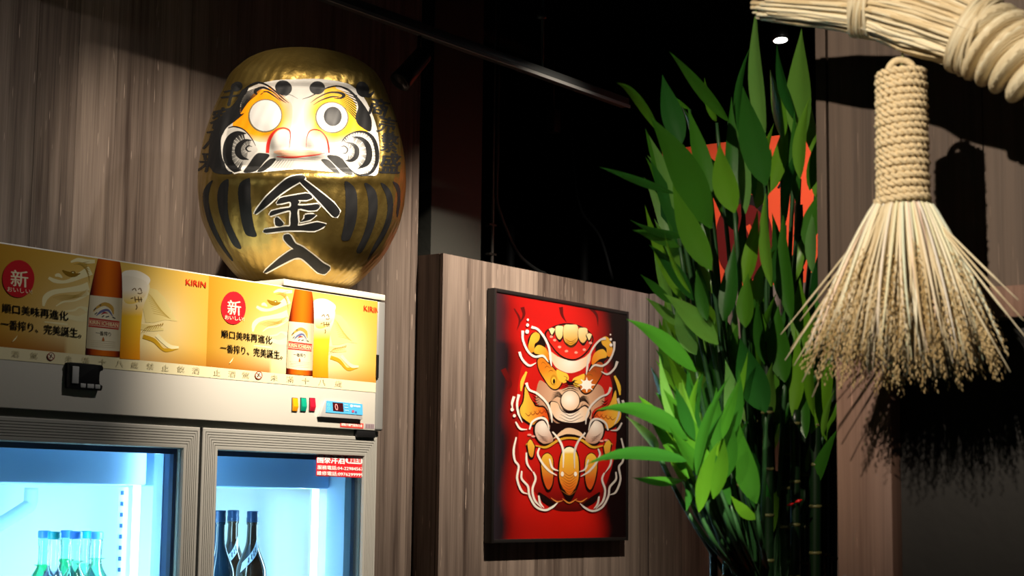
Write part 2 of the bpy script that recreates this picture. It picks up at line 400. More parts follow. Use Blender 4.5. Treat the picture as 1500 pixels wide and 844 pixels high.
# pale conduit, saddles, hoses
Yc = Y_T+.3
c0 = At(722, 288, Y=Yc); c1 = At(724, 392, Y=Yc)
t = thing('conduit_pipe', 'thin pale vertical conduit behind the low wall ledge', 'pipe', (c0.x, Yc, 0))
q = MB(); q.tube([(c0.x, Yc, 0), (c0.x, Yc, c0.z-.01), (c0.x, Yc, c0.z+.01), (c0.x+.004, Yc, ZC)], [.006,.006,.004,.003], 10); q.build('pipe', mat('pale_pipe', (.22,.21,.19), .5), t)
for py in (330, 373):
    p = At(722, py, Y=Yc); box('saddle', (p.x-.03, Yc-.007, p.z-.004), (p.x+.014, Yc+.012, p.z+.004), mat('charcoal_paint'), t)
hp = [At(a_, b_, Y=Yc+.05) for a_, b_ in ((728,240),(727,290),(735,320),(748,352),(762,376),(785,395),(800,402))]
q = MB(); q.tube([hp[0]+Vector((0,0,1))]+[Vector(p) for p in crom([tuple(p) for p in hp], 6)]+[hp[-1]+Vector((.1,0,-.4))], .008, 10)
tag(q.build('hose', mat('grey_hose', (.05,.055,.05), .5)), 'dark grey hose curving down beside the pale conduit', 'hose')
hp = [At(a_, b_, Y=Yc+.3) for a_, b_ in ((838,200),(842,260),(852,310),(880,350),(900,420))]
q = MB(); q.tube([hp[0]+Vector((0,0,1.2))]+[Vector(p) for p in crom([tuple(p) for p in hp], 6)], .007, 10)
tag(q.build('cable', mat('dark_hose', (.014,.014,.014), .5)), 'black cable looping down in the dark gap right of the track box', 'cable')
for k, (x_, lab) in enumerate(((748,'dim vertical duct pipe in the dark just right of the curved hose'),(856,'dim vertical duct pipe in the dark above the picture right corner'))):
    p = At(x_, 300, Y=4.4); q = MB(); q.tube([(p.x,4.4,0),(p.x,4.4,ZC)], .02, 12); tag(q.build('duct_pipe', mat('pipe_dark', (.012,.012,.012), .6)), lab, 'pipe')
p = At(700, 45, Z=3.25); q = MB(); q.tube([(1,p.y,3.25),(8,p.y,3.25)], .03, 12)
tag(q.build('ceiling_pipe', mat('ceil_pipe', (.016,.016,.017), .5)), 'black pipe running along the ceiling above the track', 'pipe')
# red paper banner standing on the far wall's ledge
XB = X_R+.07
b0 = At(970, 412, X=XB); bt0 = At(1080, 206, X=XB); b1 = At(1200, 404, X=XB)
zb0 = Z_L; zb1 = bt0.z
ban = thing('paper_banner', 'orange red paper banner with dark lettering standing behind the bamboo plant', 'banner', (XB, (b0.y+b1.y)/2, zb0))
box('sheet', (XB, b1.y, zb0), (XB+.012, b0.y, zb1), mat('orange_paper', hx('F2542E'), .6), ban)
def fB(u, v, l):
    return At(u, v, X=XB-.0008-.0003*l)
pb = Paint(fB); dr = hx('6a0d0a'); bk = hx('1a0c0a')
pb.poly([(970,366),(1030,364),(1030,398),(970,399)], dr)
pb.poly(ell(1090, 350, 42, 62, 0, 40), dr)
pb.poly(stroke([(1062,300),(1085,292),(1108,296),(1122,318)], [6,14,14,4]), bk)
pb.poly(stroke([(1095,330),(1104,350),(1100,372)], [8,10,3]), hx('F2542E'))
pb.poly(stroke([(1120,240),(1150,228),(1160,250),(1140,275)], [5,12,12,3]), bk)
pb.text('招財進寶', (1167,312), (1167,270), 9, bk, .01, up=(-1,0))
pb.text('大吉', (1180,330), (1193,329), 10, bk, .01)
pb.build('lettering', mat('print_matt', attr=True, rough=.6), ban)
# ------------------------------------------------------------------ display fridge
YH, YD = 2.81, 2.82                             # header face, door face
white = mat('cream_enamel', (.72,.69,.62), .35)
alu = mat('door_aluminium', (.42,.41,.38), .45, metal=.2)
trim_m = mat('corner_aluminium', (.45,.45,.44), .35, metal=.5)
dgrey = mat('recess_grey', (.32,.325,.29), .45, metal=.3)
XFR = At(564, 500, Y=YH).x; XTR = At(552.5, 500, Y=YH).x
xR0, xR1 = At(294.5, 700, Y=YD).x, At(551, 700, Y=YD).x; DW = xR1-xR0
xL1 = At(290.5, 700, Y=YD).x; xL0 = xL1-DW
XFL = xL0-.015
zHt = At(556, 440.8, Y=YH).z; zHb = At(551, 631, Y=YH).z
zDt = At(400, 632.5, Y=YD).z
zDb = .32; YB = 3.44
frd = thing('display_fridge', 'tall two door glass display fridge with beer advertising header and bright blue lit inside', 'fridge', ((XFL+XFR)/2, (YH+YB)/2, 0))
FB = .04
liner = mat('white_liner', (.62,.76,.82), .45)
box('side_panel', (XFR-.035, YD+.032, .1), (XFR-.002, YB, zHb-.05), white, frd, bevel=.003)
box('upper_side', (XFR-.035, YH+.057, zHb-.05), (XFR-.002, YB, zHt-.002), white, frd, bevel=.003)
box('side_panel', (XFL, YD+.032, .1), (XFL+.033, YB, zHb-.05), white, frd, bevel=.003)
box('upper_side', (XFL, YH+.057, zHb-.05), (XFL+.033, YB, zHt-.002), white, frd, bevel=.003)
box('back_panel', (XFL+.033, YB-.04, .1), (XFR-.035, YB, zHt-.002), liner, frd)
ZI = zDt-.02                                     # inside ceiling
box('top_box', (XFL+.033, YD+.05, ZI), (XFR-.035, YB-.04, zHt-.002), liner, frd)
box('bottom_box', (XFL+.033, YD+.05, .1), (XFR-.035, YB-.04, zDb+.02), dgrey, frd)
box('recess_rail', (XFL+.001, YH+.013, zDt+.001), (XFR-.004, YD+.05, zHb-.0005), dgrey, frd)
hdr = box('header_panel', (XFL, YH, zHb), (XTR-.001, YH+.055, zHt), white, frd, bevel=.002)
box('corner_trim', (XTR, YH-.001, zHb), (XFR, YH+.055, zHt), trim_m, frd, bevel=.006, seg=3)
h = At(532, 636, Y=YH); box('hinge', (h.x-.02, YH+.002, zDt-.002), (XTR+.004, YD+.03, zHb), blackp, frd, bevel=.002)
e0 = At(552, 520, Y=YH); e1 = At(552, 554, Y=YH); box('edge_clip', (e0.x-.004, YH-.004, e1.z), (e0.x+.004, YH+.01, e0.z), blackp, frd)
for x in (XFL+.08, XFR-.08):
    for y in (YD+.12, YB-.08):
        q = MB(); q.lathe([(.02,0),(.022,.02),(.012,.03),(.012,.1)], (x,y,0), 12); q.build('foot', blackp, frd)
# doors with ridged frames (mitred profile)
gdoor = glass_mat('door_glass', (.93,.985,1), .1)
gasket = mat('blue_black_gasket', (.01,.02,.06), .4)
def door(x0, x1, z0, z1, handle_right):
    prof = [(0,.03),(0,0),(.0015,-.0015),(.008,-.0015)]
    d = .008
    for k in range(6): prof += [(d+.0006,.0018),(d+.0012,.0018),(d+.0018,-.0015),(d+.0058,-.0015)]; d += .0058
    prof += [(d+.004,-.001),(d+.006,.004),(d+.006,.03)]
    q = MB(); n = len(prof); vs = []
    for (cx, cz, sx, sz) in ((x0,z0,1,1),(x1,z0,-1,1),(x1,z1,-1,-1),(x0,z1,1,-1)):
        for d_, h_ in prof: vs.append((cx+sx*d_, YD+h_, cz+sz*d_))
    fs = [(i*n+k, ((i+1)%4)*n+k, ((i+1)%4)*n+(k+1)%n, i*n+(k+1)%n) for i in range(4) for k in range(n)]
    q.add(vs, fs); dr_ = q.build('door', alu, frd); w = prof[-1][0]
    g = box('pane', (x0+w, YD+.006, z0+w), (x1-w, YD+.010, z1-w), gdoor, dr_)
    q = MB(); a, b = w+.0, w+.010
    for (A, B) in (((x0+a, z0+a),(x0+b, z1-a)), ((x1-b, z0+a),(x1-a, z1-a)), ((x0+b, z1-b-.002),(x1-b, z1-a)), ((x0+b, z0+a),(x1-b, z0+b))):
        q.box((A[0], YD+.018, A[1]), (B[0], YD+.03, B[1]))
    q.build('gasket', gasket, dr_)
    hx_ = x1-.028 if handle_right else x0+.028
    box('handle', (hx_-.01, YD-.03, z0+.35), (hx_+.01, YD-.0, z0+.6), blackp, dr_, bevel=.004)
    return dr_
dL = door(xL0, xL1, zDb, zDt, True); dR = door(xR0, xR1, zDb, zDt, False)
XM = (xL1+xR0)/2
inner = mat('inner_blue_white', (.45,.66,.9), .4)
box('centre_post', (XM-.038, YD+.052, zDb), (XM+.038, YD+.075, zDt-.012), mat('post_dark_blue', (.02,.05,.13), .35), frd)
box('post_jamb', (XM-.04, YD+.075, zDb), (XM+.04, YD+.105, zDt-.012), inner, frd)
YDu = YD+.11
zdu = At(110, 709.5, Y=YDu).z
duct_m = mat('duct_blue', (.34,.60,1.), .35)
box('evaporator_cover', (XFL+.034, YDu, zdu), (XM-.055, YDu+.25, ZI-.002), duct_m, frd, bevel=.006)
box('evaporator_cover', (XM+.02, YDu, zdu), (XFR-.062, YDu+.25, ZI-.002), duct_m, frd, bevel=.006)
box('side_jamb', (XFR-.06, YD+.06, zDb+.02), (XFR-.036, YD+.12, ZI), inner, frd)
# LED tubes
led = mat('led_tube', (1,1,1), .4, emit=(.72,.93,1), estr=7)
def tube_light(x, y):
    q = MB(); q.tube([(x,y,zDb+.1),(x,y,zdu+.02)], .0085, 10); q.build('led_tube', led, frd)
def area(loc, tgt, w, sx, sy, col):
    l = bpy.data.lights.new('fridge_area_light', 'AREA'); l.shape = 'RECTANGLE'; l.size = sx; l.size_y = sy; l.energy = w; l.color = col
    o = bpy.data.objects.new('fridge_area_light', l); COL.objects.link(o); o.location = loc; o.rotation_euler = (Vector(tgt)-Vector(loc)).to_track_quat('-Z','Y').to_euler(); return o
tube_light(XM-.052, YD+.145); tube_light(XFR-.075, YD+.145); tube_light(XFL+.06, YD+.145)
LC = (.50,.86,1)
LP = 5
for x, tx in ((XM-.065, XM-.6), (XM+.065, XM+.6), (XFR-.09, XM+.05), (XFL+.075, XM-.05)):
    area((x, YD+.16, .9), (tx, YB+.05, .9), LP, .03, 1.15, LC)
for x, tx in ((XM-.045, XM-.5), (XM+.045, XM+.5)):  # extra lamps added to brighten the evaporator covers; no tubes stand here
    area((x, YD+.088, 1.0), (tx, YD+.14, 1.0), 1.6, .02, 1.15, LC)
# slotted standard behind the post and right side
def standard(x, y, dark=mat('slot_dark', (.03,.08,.2), .5)):
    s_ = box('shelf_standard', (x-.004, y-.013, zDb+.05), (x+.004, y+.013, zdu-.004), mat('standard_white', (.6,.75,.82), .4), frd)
    z = zdu-.012; k = 0
    while z > 1.1: 
        box('slot', (x-.0055, y-.0045, z-.009), (x-.0041, y+.0045, z), dark, s_); z -= .0245; k += 1
standard(XM-.05, YD+.19)
# curved drain hose at the left
hp = [At(a_, b_, Y=3.3) for a_, b_ in ((-60,800),(-20,780),(10,762),(35,746),(44,738),(46,715))]
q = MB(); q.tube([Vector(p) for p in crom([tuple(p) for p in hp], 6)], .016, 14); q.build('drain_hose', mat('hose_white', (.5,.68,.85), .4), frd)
# shelf carrying the bottles
zs = At(400, 845, Y=3.0).z-.17
sh_m = mat('shelf_wire', (.6,.65,.68), .35, metal=.6)
for (xa, xb) in ((XFL+.045, XM-.065), (XM+.07, XFR-.07)):
    sf = box('shelf', (xa, YD+.16, zs-.012), (xb, YD+.168, zs), sh_m, frd)
    k = 0; y = YD+.19
    while y < YB-.07: box('shelf_wire', (xa, y, zs-.005), (xb, y+.004, zs), sh_m, sf); y += .03
# ---- header print
def fH(u, v, l): p = At(u, v, Y=YH-.0012-.00006*l); return p
DXs = At(341, 440, Y=YH).x-At(25.5, 409, Y=YH).x
XS0 = At(305, 430, Y=YH).x-DXs; XS1 = At(305, 430, Y=YH).x; XE = At(551.5, 500, Y=YH).x
zSt = zHt-.003; zSb = At(280, 535, Y=YH).z; zCb = At(280, 551, Y=YH).z
class Sheet(Paint):
    dx = 0.
    def raw(s, V, Fc, col, layer=None):
        lay = s.layer
        P3 = [At(u, v, Y=YH) for u, v in V]; X = [p.x+s.dx for p in P3]
        lo, hi = (XFL if s.dx == 0 else XS0+s.dx), min(XE, XS1+s.dx)
        cs = [tuple(col(*V[i])) if callable(col) else tuple(col) for i in range(len(V))]
        y = YH-.0008-.000015*lay
        vs = [(min(max(X[i], lo), hi), y, min(P3[i].z, zSt)) for i in range(len(V))]
        out = []
        for f in Fc:
            xs = [X[i] for i in f]
            if max(xs) <= lo or min(xs) >= hi: continue
            a, b, c = (Vector(vs[i]) for i in f[:3]); nn = (b-a).cross(c-a)
            out.append(f if nn.y < 0 else f[::-1])
        s.mb.add(vs, out, cs)
def lerp(a, b, t): t = max(0, min(1, t)); return tuple(a[i]+(b[i]-a[i])*t for i in range(3))
def uv(px, py):
    p = At(px, py, Y=YH); return (p.x-XS0)/(XS1-XS0), (p.z-zSb)/(zSt-zSb)
gA, gB, gC, gD, gE = hx('BC8A24'), hx('E0B84C'), hx('FDF3C0'), hx('A8641C'), hx('CC9030')
def bgcol(px, py):
    u, v = uv(px, py)
    c = lerp(gA, gB, u*1.6)
    c = lerp(c, gC, .95*math.exp(-((u-.52)/.25)**2-((v-.2)/.5)**2))  # cream centre: part print, part washed-out spotlight pool put into the colour
    c = lerp(c, gC, .5*math.exp(-((u-.78)/.14)**2-((v-.45)/.3)**2))
    c = lerp(c, gE, max(0, (u-.75)*2.2)*.8)
    if v < .2: c = lerp(c, gD, (1-v/.2)*(.85 if u < .35 else (.15 if u < .62 else .6)))
    return c
ink = hx('17120C'); cream = hx('F3E8B4'); cream2 = hx('E6D28A')
def art(S):
    # background as a fine grid
    n, m = 60, 18; vs = []; cs = []
    for j in range(m+1):
        for i in range(n+1):
            X = XS0+(XS1-XS0)*i/n; Z = zSb+(zSt-zSb)*j/m
            px, py = proj((X, YH, Z)); vs.append((px, py))
    S.layer += 1
    S.raw(vs, [(j*(n+1)+i, j*(n+1)+i+1, (j+1)*(n+1)+i+1, (j+1)*(n+1)+i) for j in range(m) for i in range(n)], bgcol)
    S.layer += 1   # caution strip
    st = [proj((XS0,YH,zCb)), proj((XS1,YH,zCb)), proj((XS1,YH,zSb)), proj((XS0,YH,zSb))]
    S.raw(st, [(0,1,2,3)], hx('E9DFB6'))
    Z1 = zt(0, 350, 6.493)      # zoom 0..150 x 350..480
    Z2 = zt(100, 360, 4.965)
    # mythical beast in cream relief
    for pts, w in ((((410,640),(430,560),(500,510),(620,490),(760,470),(840,450)),(20,52,48,44,60,80)),
                   (((460,370),(520,400),(600,410),(680,390),(780,340),(860,300)),(26,38,30,40,70,90)),
                   (((520,350),(555,345),(590,370)),(20,34,12)),
                   (((670,220),(740,200),(830,215),(900,215)),(16,36,40,34)),
                   (((530,640),(600,600),(700,590),(770,560),(840,510)),(8,18,14,26,40)),
                   (((600,690),(700,680),(760,650),(840,680)),(8,20,16,50)),
                   (((560,760),(640,740),(740,760),(850,740)),(10,40,50,90)),
                   (((420,790),(520,800),(640,815)),(8,16,20))):
        S.poly(Z1(*stroke(pts, w)), cream)
    for k in range(9):
        S.poly(Z1(*stroke([(700+14*k,245-3*k),(770+8*k,230+12*k),(850,215+26*k)], [2,5,2])), hx('A98B3C'))
    for k in range(5):
        S.poly(Z1(*stroke([(500+20*k,560-6*k+14*k),(600,540+12*k-5),(720,535+6*k),(830,480+14*k)], [2,4,4,2])), hx('B99B45'))
    S.poly(Z1(*ell(690,322,26,16)), hx('8A6A20')); S.poly(Z1(*ell(690,322,10,7)), cream)
    S.poly(Z1(*stroke([(590,300),(640,330),(700,345),(760,330)], [10,40,36,8])), hx('8F6C18'))
    # tail and hind leg
    S.poly(Z2((560,300),(640,320),(700,380),(730,450),(790,550),(700,540),(620,560),(560,560),(540,450)), cream2)
    for k in range(10):
        S.poly(Z2(*stroke([(560+6*k,330+18*k),(610+8*k,380+14*k),(660+9*k,460+8*k)], [2,4,2])), hx('C6A94E'))
    S.poly(Z2(*stroke([(520,590),(600,600),(690,610)], [40,46,14])), cream2)
    for k in range(8): S.poly(Z2(*stroke([(525+20*k,640-6*k),(560+18*k,600-5*k),(590+13*k,585)], [2,5,2])), hx('9F7E2C'))
    S.poly(Z2(*stroke([(540,660),(620,690),(680,750),(720,760),(795,745)], [30,30,20,26,14])), hx('C79A22'))
    S.poly(Z2(*stroke([(640,650),(690,700),(740,735),(800,740)], [30,26,28,16])), cream)
    # beer glass
    def gcol(x, y):
        t = (y-418)/105; x_ = (x-178)/38
        c = lerp(hx('F4E9C4'), hx('F0C030'), (t-.18)*4); c = lerp(c, hx('E08A10'), (t-.5)*1.8)
        return lerp(c, hx('C06A08'), max(0, .35-x_)*.9*max(0,t))
    gl = Z2(*crom([(382,215),(440,205),(520,215),(585,280),(575,360),(545,440),(528,560),(518,700),(518,830)], 6))+Z2((372,822),(372,215))
    S.poly(gl, gcol, 4)
    S.poly(Z2(*crom([(385,240),(390,195),(440,178),(510,185),(580,225),(592,260),(560,290),(480,262),(420,262)], 5, True)), hx('F6EEDC'), 4)
    S.poly(Z2(*crom([(390,235),(450,222),(530,245),(570,278),(560,360),(480,420),(400,400)], 5, True)), lambda x, y: lerp(hx('EFE6D2'), hx('EFCB55'), (y-425)/20), 4)
    for pts in (((460,325),(480,310),(490,330)),((505,320),(520,310),(530,335)),((500,345),(520,350),(535,340)),((450,385),(470,380)),((480,370),(485,410)),((505,370),(512,412)),((525,375),(528,410)),((478,392),(535,392)),((490,430),(496,450),(488,465))):
        S.poly(Z2(*stroke(pts, 7, 3)), hx('6B5020'))
    # bottle
    def bcol(x, y):
        e = .131; xc = 155+(y-440)*-.055; t = abs((x-xc)/22)
        c = lerp(hx('E27312'), hx('8E1F08'), t**1.3); return lerp(c, hx('3A0A06'), (t-.75)*3)
    S.poly(Z2(*crom([(215,88),(195,170),(172,270),(155,350)], 5))+Z2(*crom([(140,480),(122,792)], 4))+Z2(*crom([(370,812),(380,600),(390,380)], 4))+Z2(*crom([(388,260),(384,190),(370,106)], 5)), bcol, 4)
    lab = lambda x, y: lerp(hx('EDE3C4'), hx('B8AC8C'), (abs((x-151)/22))**2)
    S.poly(Z2((155,360),(388,383),(384,500),(376,660),(370,768),(250,762),(126,745),(135,600),(146,450)), lab, 5)
    S.poly(Z2((148,522),(370,550),(368,562),(147,534)), hx('B23A2E')); S.poly(Z2((146,536),(368,564),(364,598),(143,574)), hx('C25A4C')); S.poly(Z2((143,578),(364,602),(363,612),(142,590)), hx('B23A2E'))
    S.text('KIRIN ICHIBAN', Z2((152,568))[0], Z2((358,592))[0], 5.4, cream, .012)
    S.text('一番搾り', Z2((196,650))[0], Z2((306,662))[0], 6.5, ink, .02)
    S.poly(Z2(*crom([(250,664),(259,688),(250,698),(241,688)], 4, True)), hx('B9682A'))
    for k in range(4): S.poly(Z2(*stroke([(160,690+14*k),(340,702+14*k)], 1.6, 3)), hx('B5A57A'))
    S.poly(Z2(*stroke([(178,480),(205,450),(260,425),(310,450),(325,500)], [6,16,26,26,5])), hx('C49A45'))
    S.poly(Z2(*stroke([(200,510),(235,480),(285,470),(320,515)], [4,18,16,3])), hx('6A6F96'))
    S.poly(Z2(*stroke([(235,500),(258,488),(285,492)], [4,12,3])), hx('A03038'))
    for pts in (((180,470),(198,452)),((188,500),(206,486)),((222,435),(236,430)),((268,520),(292,514)),((318,520),(338,530)),((240,520),(256,508))): S.poly(Z2(*stroke(pts, 7, 3)), hx('3D4446'))
    # badge and writing
    S.poly(ell(26, 408.5, 23.5, 27.5), hx('C8202A'))
    S.text('新', (15,419), (40,421.5), 24, hx('F6E9C6'), .02)
    S.text('おいしい!', (9.5,427), (46,431), 7, hx('F6E9C6'), .01)
    S.text('順口美味再進化', (2.5,457.5), (99,470), 13.5, ink, .018)
    S.text('一番搾り、完美誕生。', (0.5,481), (118,495.5), 14, ink, .018)
    S.text('KIRIN', (271.5,417.5), (300.5,422), 8.8, hx('D8331C'), .02)
    S.poly(crom([(18,499),(24,492),(25,491),(22,497),(17,501)], 3, True), cream)
gry = hx('B9B08C')
S = Sheet(None); S.dx = 0.; art(S)
# writing along the caution strip
def strip_text(S, items):
    for ch, x in items:
        ya, yb = At(x-6, 500, Y=YH), None
        z = zCb+(zSb-zCb)*.28
        p0 = proj((At(x-5.2, 520, Y=YH).x, YH, z)); p1 = proj((At(x+5.2, 520, Y=YH).x, YH, z))
        if ch == '@':
            c = ((p0[0]+p1[0])/2, p0[1]-5); S.poly(ell(c[0], c[1], 5.6, 6), hx('8E4A3C')); S.poly(ell(c[0], c[1], 4.3, 4.7), hx('EEE6C8'))
            S.poly(stroke([(c[0]-3.5,c[1]-3.5),(c[0]+3.5,c[1]+3.5)], 1.3, 3), hx('8E4A3C')); S.poly(stroke([(c[0]+1,c[1]-3),(c[0]-2,c[1]+3)], 1.8, 3), hx('5A4A40'))
        else: S.text(ch, p0, p1, 9 if ch not in '一' else 1.2, gry)
strip_text(S, zip('酒駕@未滿十八歲禁止飲酒', (22,49,74,100,125,150,175,197,220,242,265,287)))
S.build('advert_sheet', mat('print_gloss', attr=True, rough=.28), frd)
S = Sheet(None); S.dx = DXs; art(S); S.dx = 0.
class S2(Sheet): pass
LO = XS0; XS0_, XS1_ = XS0, XS1
XS1 = 99  # the strip of the second sheet is placed directly
strip_text(S, zip('止酒駕@未滿十八歲', (318,340,360,379,402,425,448,472,496)))
XS1 = XS1_
S.build('advert_sheet', mat('print_gloss'), frd)
# white border of the header top, board under the doll
bd0 = At(416, 408, Y=YH-.004); xb1 = At(564.5, 430, Y=YH-.004).x; zb1_ = At(490, 420.3, Y=YH-.004).z
board = box('white_board', (bd0.x, YH-.004, zHt+.0015), (xb1, YB-.02, zb1_), mat('cream_board', (.78,.72,.6), .6), bevel=.0015)
tag(board, 'thin cream white board lying on the fridge top under the round doll', 'board')
# ---- things on the header
def onH(px, py): return At(px, py, Y=YH)
dev = thing('magnetic_clip_holder', 'black square bottle opener holder with grey buttons stuck on the left of the fridge header', 'holder', onH(118, 551))
a, b = onH(96, 532), onH(143, 572); zt1 = onH(118, 533).z; zt0 = onH(118, 571).z
q = MB()
prof = crom([(0,.12),(.05,0),(.85,.0),(1.0,.03),(1.02,.2),(.93,.28),(.93,.72),(1.02,.8),(1.0,.97),(.9,1.0),(.1,.98),(0,.88)], 3, True)
m_ = len(prof); vs = [(a.x+(b.x-a.x)*u, YH-.013, zt1+(zt0-zt1)*v) for u, v in prof]+[(a.x+(b.x-a.x)*u, YH-.0005, zt1+(zt0-zt1)*v) for u, v in prof]
q.add(vs, [tuple(range(m_)), tuple(range(2*m_-1, m_-1, -1))]+[(i, i+m_, (i+1)%m_+m_, (i+1)%m_) for i in range(m_)]); q.build('case', blackp, dev, bevel=.0012)
wd_, ht_ = b.x-a.x, zt1-zt0
grey_b = mat('grey_button', (.4,.4,.4), .4)
box('side_grip', (a.x+.06*wd_, YH-.017, zt0+.2*ht_), (a.x+.26*wd_, YH-.0135, zt0+.86*ht_), grey_b, dev, bevel=.0015)
for u0, u1 in ((.33,.49),(.53,.74),(.77,.93)): box('button', (a.x+u0*wd_, YH-.016, zt0+.06*ht_), (a.x+u1*wd_, YH-.0135, zt0+.23*ht_), grey_b, dev, bevel=.0015)
for px, c, nm in ((431, 'F59A12', 'amber'), (443.5, '129274', 'green'), (456.5, 'C01C30', 'red')):
    t = thing('rocker_switch', nm+' rocker switch on the fridge header', 'switch', onH(px, 593), 'header switches'); del t['group']
    A, B = onH(px-3.6, 590), onH(px+3.6, 590); zc = onH(px, 593).z; hh = .0155
    box('bezel', (A.x-.001, YH-.002, zc-hh-.001), (B.x+.001, YH-.0003, zc+hh+.001), mat('switch_black', (.02,.02,.02), .4), t)
    q = MB(); q.add([(A.x,YH-.002,zc-hh),(B.x,YH-.002,zc-hh),(B.x,YH-.002,zc+hh),(A.x,YH-.002,zc+hh),(A.x,YH-.003,zc-hh*.98),(B.x,YH-.003,zc-hh*.98),(B.x,YH-.007,zc-hh*.3),(A.x,YH-.007,zc-hh*.3),(B.x,YH-.004,zc+hh*.98),(A.x,YH-.004,zc+hh*.98)],
        [(0,1,5,4),(4,5,6,7),(7,6,8,9),(9,8,2,3),(0,4,7,9,3),(1,2,8,6,5)]); q.build('rocker', mat('switch_'+nm, hx(c), .2, emit=hx(c), estr=.35), t, bevel=.0008)
ctl = thing('temperature_controller', 'blue temperature display reading 0 at the right of the fridge header', 'display', onH(500, 600))
A, B = onH(469, 600), onH(527, 600); za, zb = onH(500, 589).z, onH(500, 611).z
q = MB(); q.add([(A.x-.012,YH-.001,zb-.004),(B.x,YH-.001,zb-.004),(B.x,YH-.001,za),(A.x+.012,YH-.001,za),(A.x-.010,YH-.010,zb-.003),(B.x,YH-.010,zb-.003),(B.x,YH-.004,za-.001),(A.x+.012,YH-.004,za-.001)],
    [(0,3,2,1),(4,5,6,7),(0,1,5,4),(1,2,6,5),(2,3,7,6),(3,0,4,7)]); q.build('case', mat('steel_light', (.6,.6,.6), .3, metal=.4), ctl, bevel=.0008)
def fC(u, v, l):
    p = onH(u, v); t = (p.z-zb)/(za-zb); return Vector((p.x, YH-.0108+.006*t-.0001*l, p.z))
pc = Paint(fC); Zc = zt(400, 550, 4.965)
pc.poly(Zc((378,184),(638,210),(632,290),(362,270)), hx('4FA8DC'))
pc.poly(Zc((420,196),(496,203),(494,268),(416,260)), hx('3a0f14'))
pc.text('0', Zc((434,253))[0], Zc((456,256))[0], 9.4, hx('FF9C9C'), .0)
pc.text('O', Zc((378,222))[0], Zc((398,223))[0], 4, hx('8FD3A8')); pc.text('O', Zc((376,250))[0], Zc((396,251))[0], 4, hx('8FD3A8'))
pc.poly(ell(*Zc((556,222))[0], 2, 2), hx('E6F4FC')); pc.poly(Zc((570,216),(620,222),(618,234),(570,228)), hx('D3EAF7'))
pc.poly(ell(*Zc((562,262))[0], 2, 2), hx('B0506E')); pc.poly(ell(*Zc((582,268))[0], 1.5, 1.5), hx('3F5FA0'))
for y in (212, 232, 252): pc.poly(Zc((502,y),(530,y+3),(530,y+7),(502,y+4)), hx('BFE0F2'))
pc.build('display_face', mat('print_gloss'), ctl)
ps = Paint(lambda u, v, l: At(u, v, Y=YH-.0006-.0001*l))
ps.poly(Zc((490,338),(658,350),(656,388),(488,376)), hx('D8453C')); ps.text('請隨手關門保持冷度', Zc((496,366))[0], Zc((650,378))[0], 4, hx('FBEDE6'), .03)
stk = ps.build('service_sticker', mat('print_gloss')); tag(stk, 'narrow red sticker with white writing under the temperature display', 'sticker')
ps = Paint(lambda u, v, l: At(u, v, Y=YH-.0006-.0001*l))
ps.poly(Zc((670,350),(738,355),(737,390),(668,386)), hx('A99AA0'))
for k in range(5): ps.poly(Zc((676+12*k,356),(682+12*k,356),(682+12*k,384),(676+12*k,383)), hx('6a5a60'))
stk = ps.build('serial_sticker', mat('print_gloss')); tag(stk, 'tiny grey serial sticker at the lower right corner of the fridge header', 'sticker')
# red dealer sticker on the right door's glass
ps = Paint(lambda u, v, l: At(u, v, Y=YD-.0008-.0001*l)); Zs = zt(270, 600, 3.4576)
ps.fn = lambda u, v, l: At(u, v, Y=YD+.0056-.0001*l)
ps.poly(Zs((670,203),(918,214),(912,347),(667,337)), hx('D9252E'))
wht = hx('FFF4F2')
ps.text('國泰洋酒', Zs((674,270))[0], Zs((812,277))[0], 14.5, wht, .035)
ps.poly(Zs(*ell(835,256,19,18)), wht); ps.poly(Zs(*ell(888,259,19,18)), wht); ps.poly(Zs((835,238),(888,241),(888,277),(835,274)), wht)
ps.text('專業批發', Zs((828,268))[0], Zs((896,272))[0], 6.5, hx('D9252E'), .02)
ps.text('服務電話:04-22984567', Zs((674,303))[0], Zs((906,312))[0], 6.2, wht, .03)
ps.text('維修電話:0976299999', Zs((672,332))[0], Zs((905,342))[0], 6.2, wht, .03)
stk = ps.build('dealer_sticker', mat('print_gloss')); tag(stk, 'red phone number sticker in the top corner of the right fridge door glass', 'sticker')
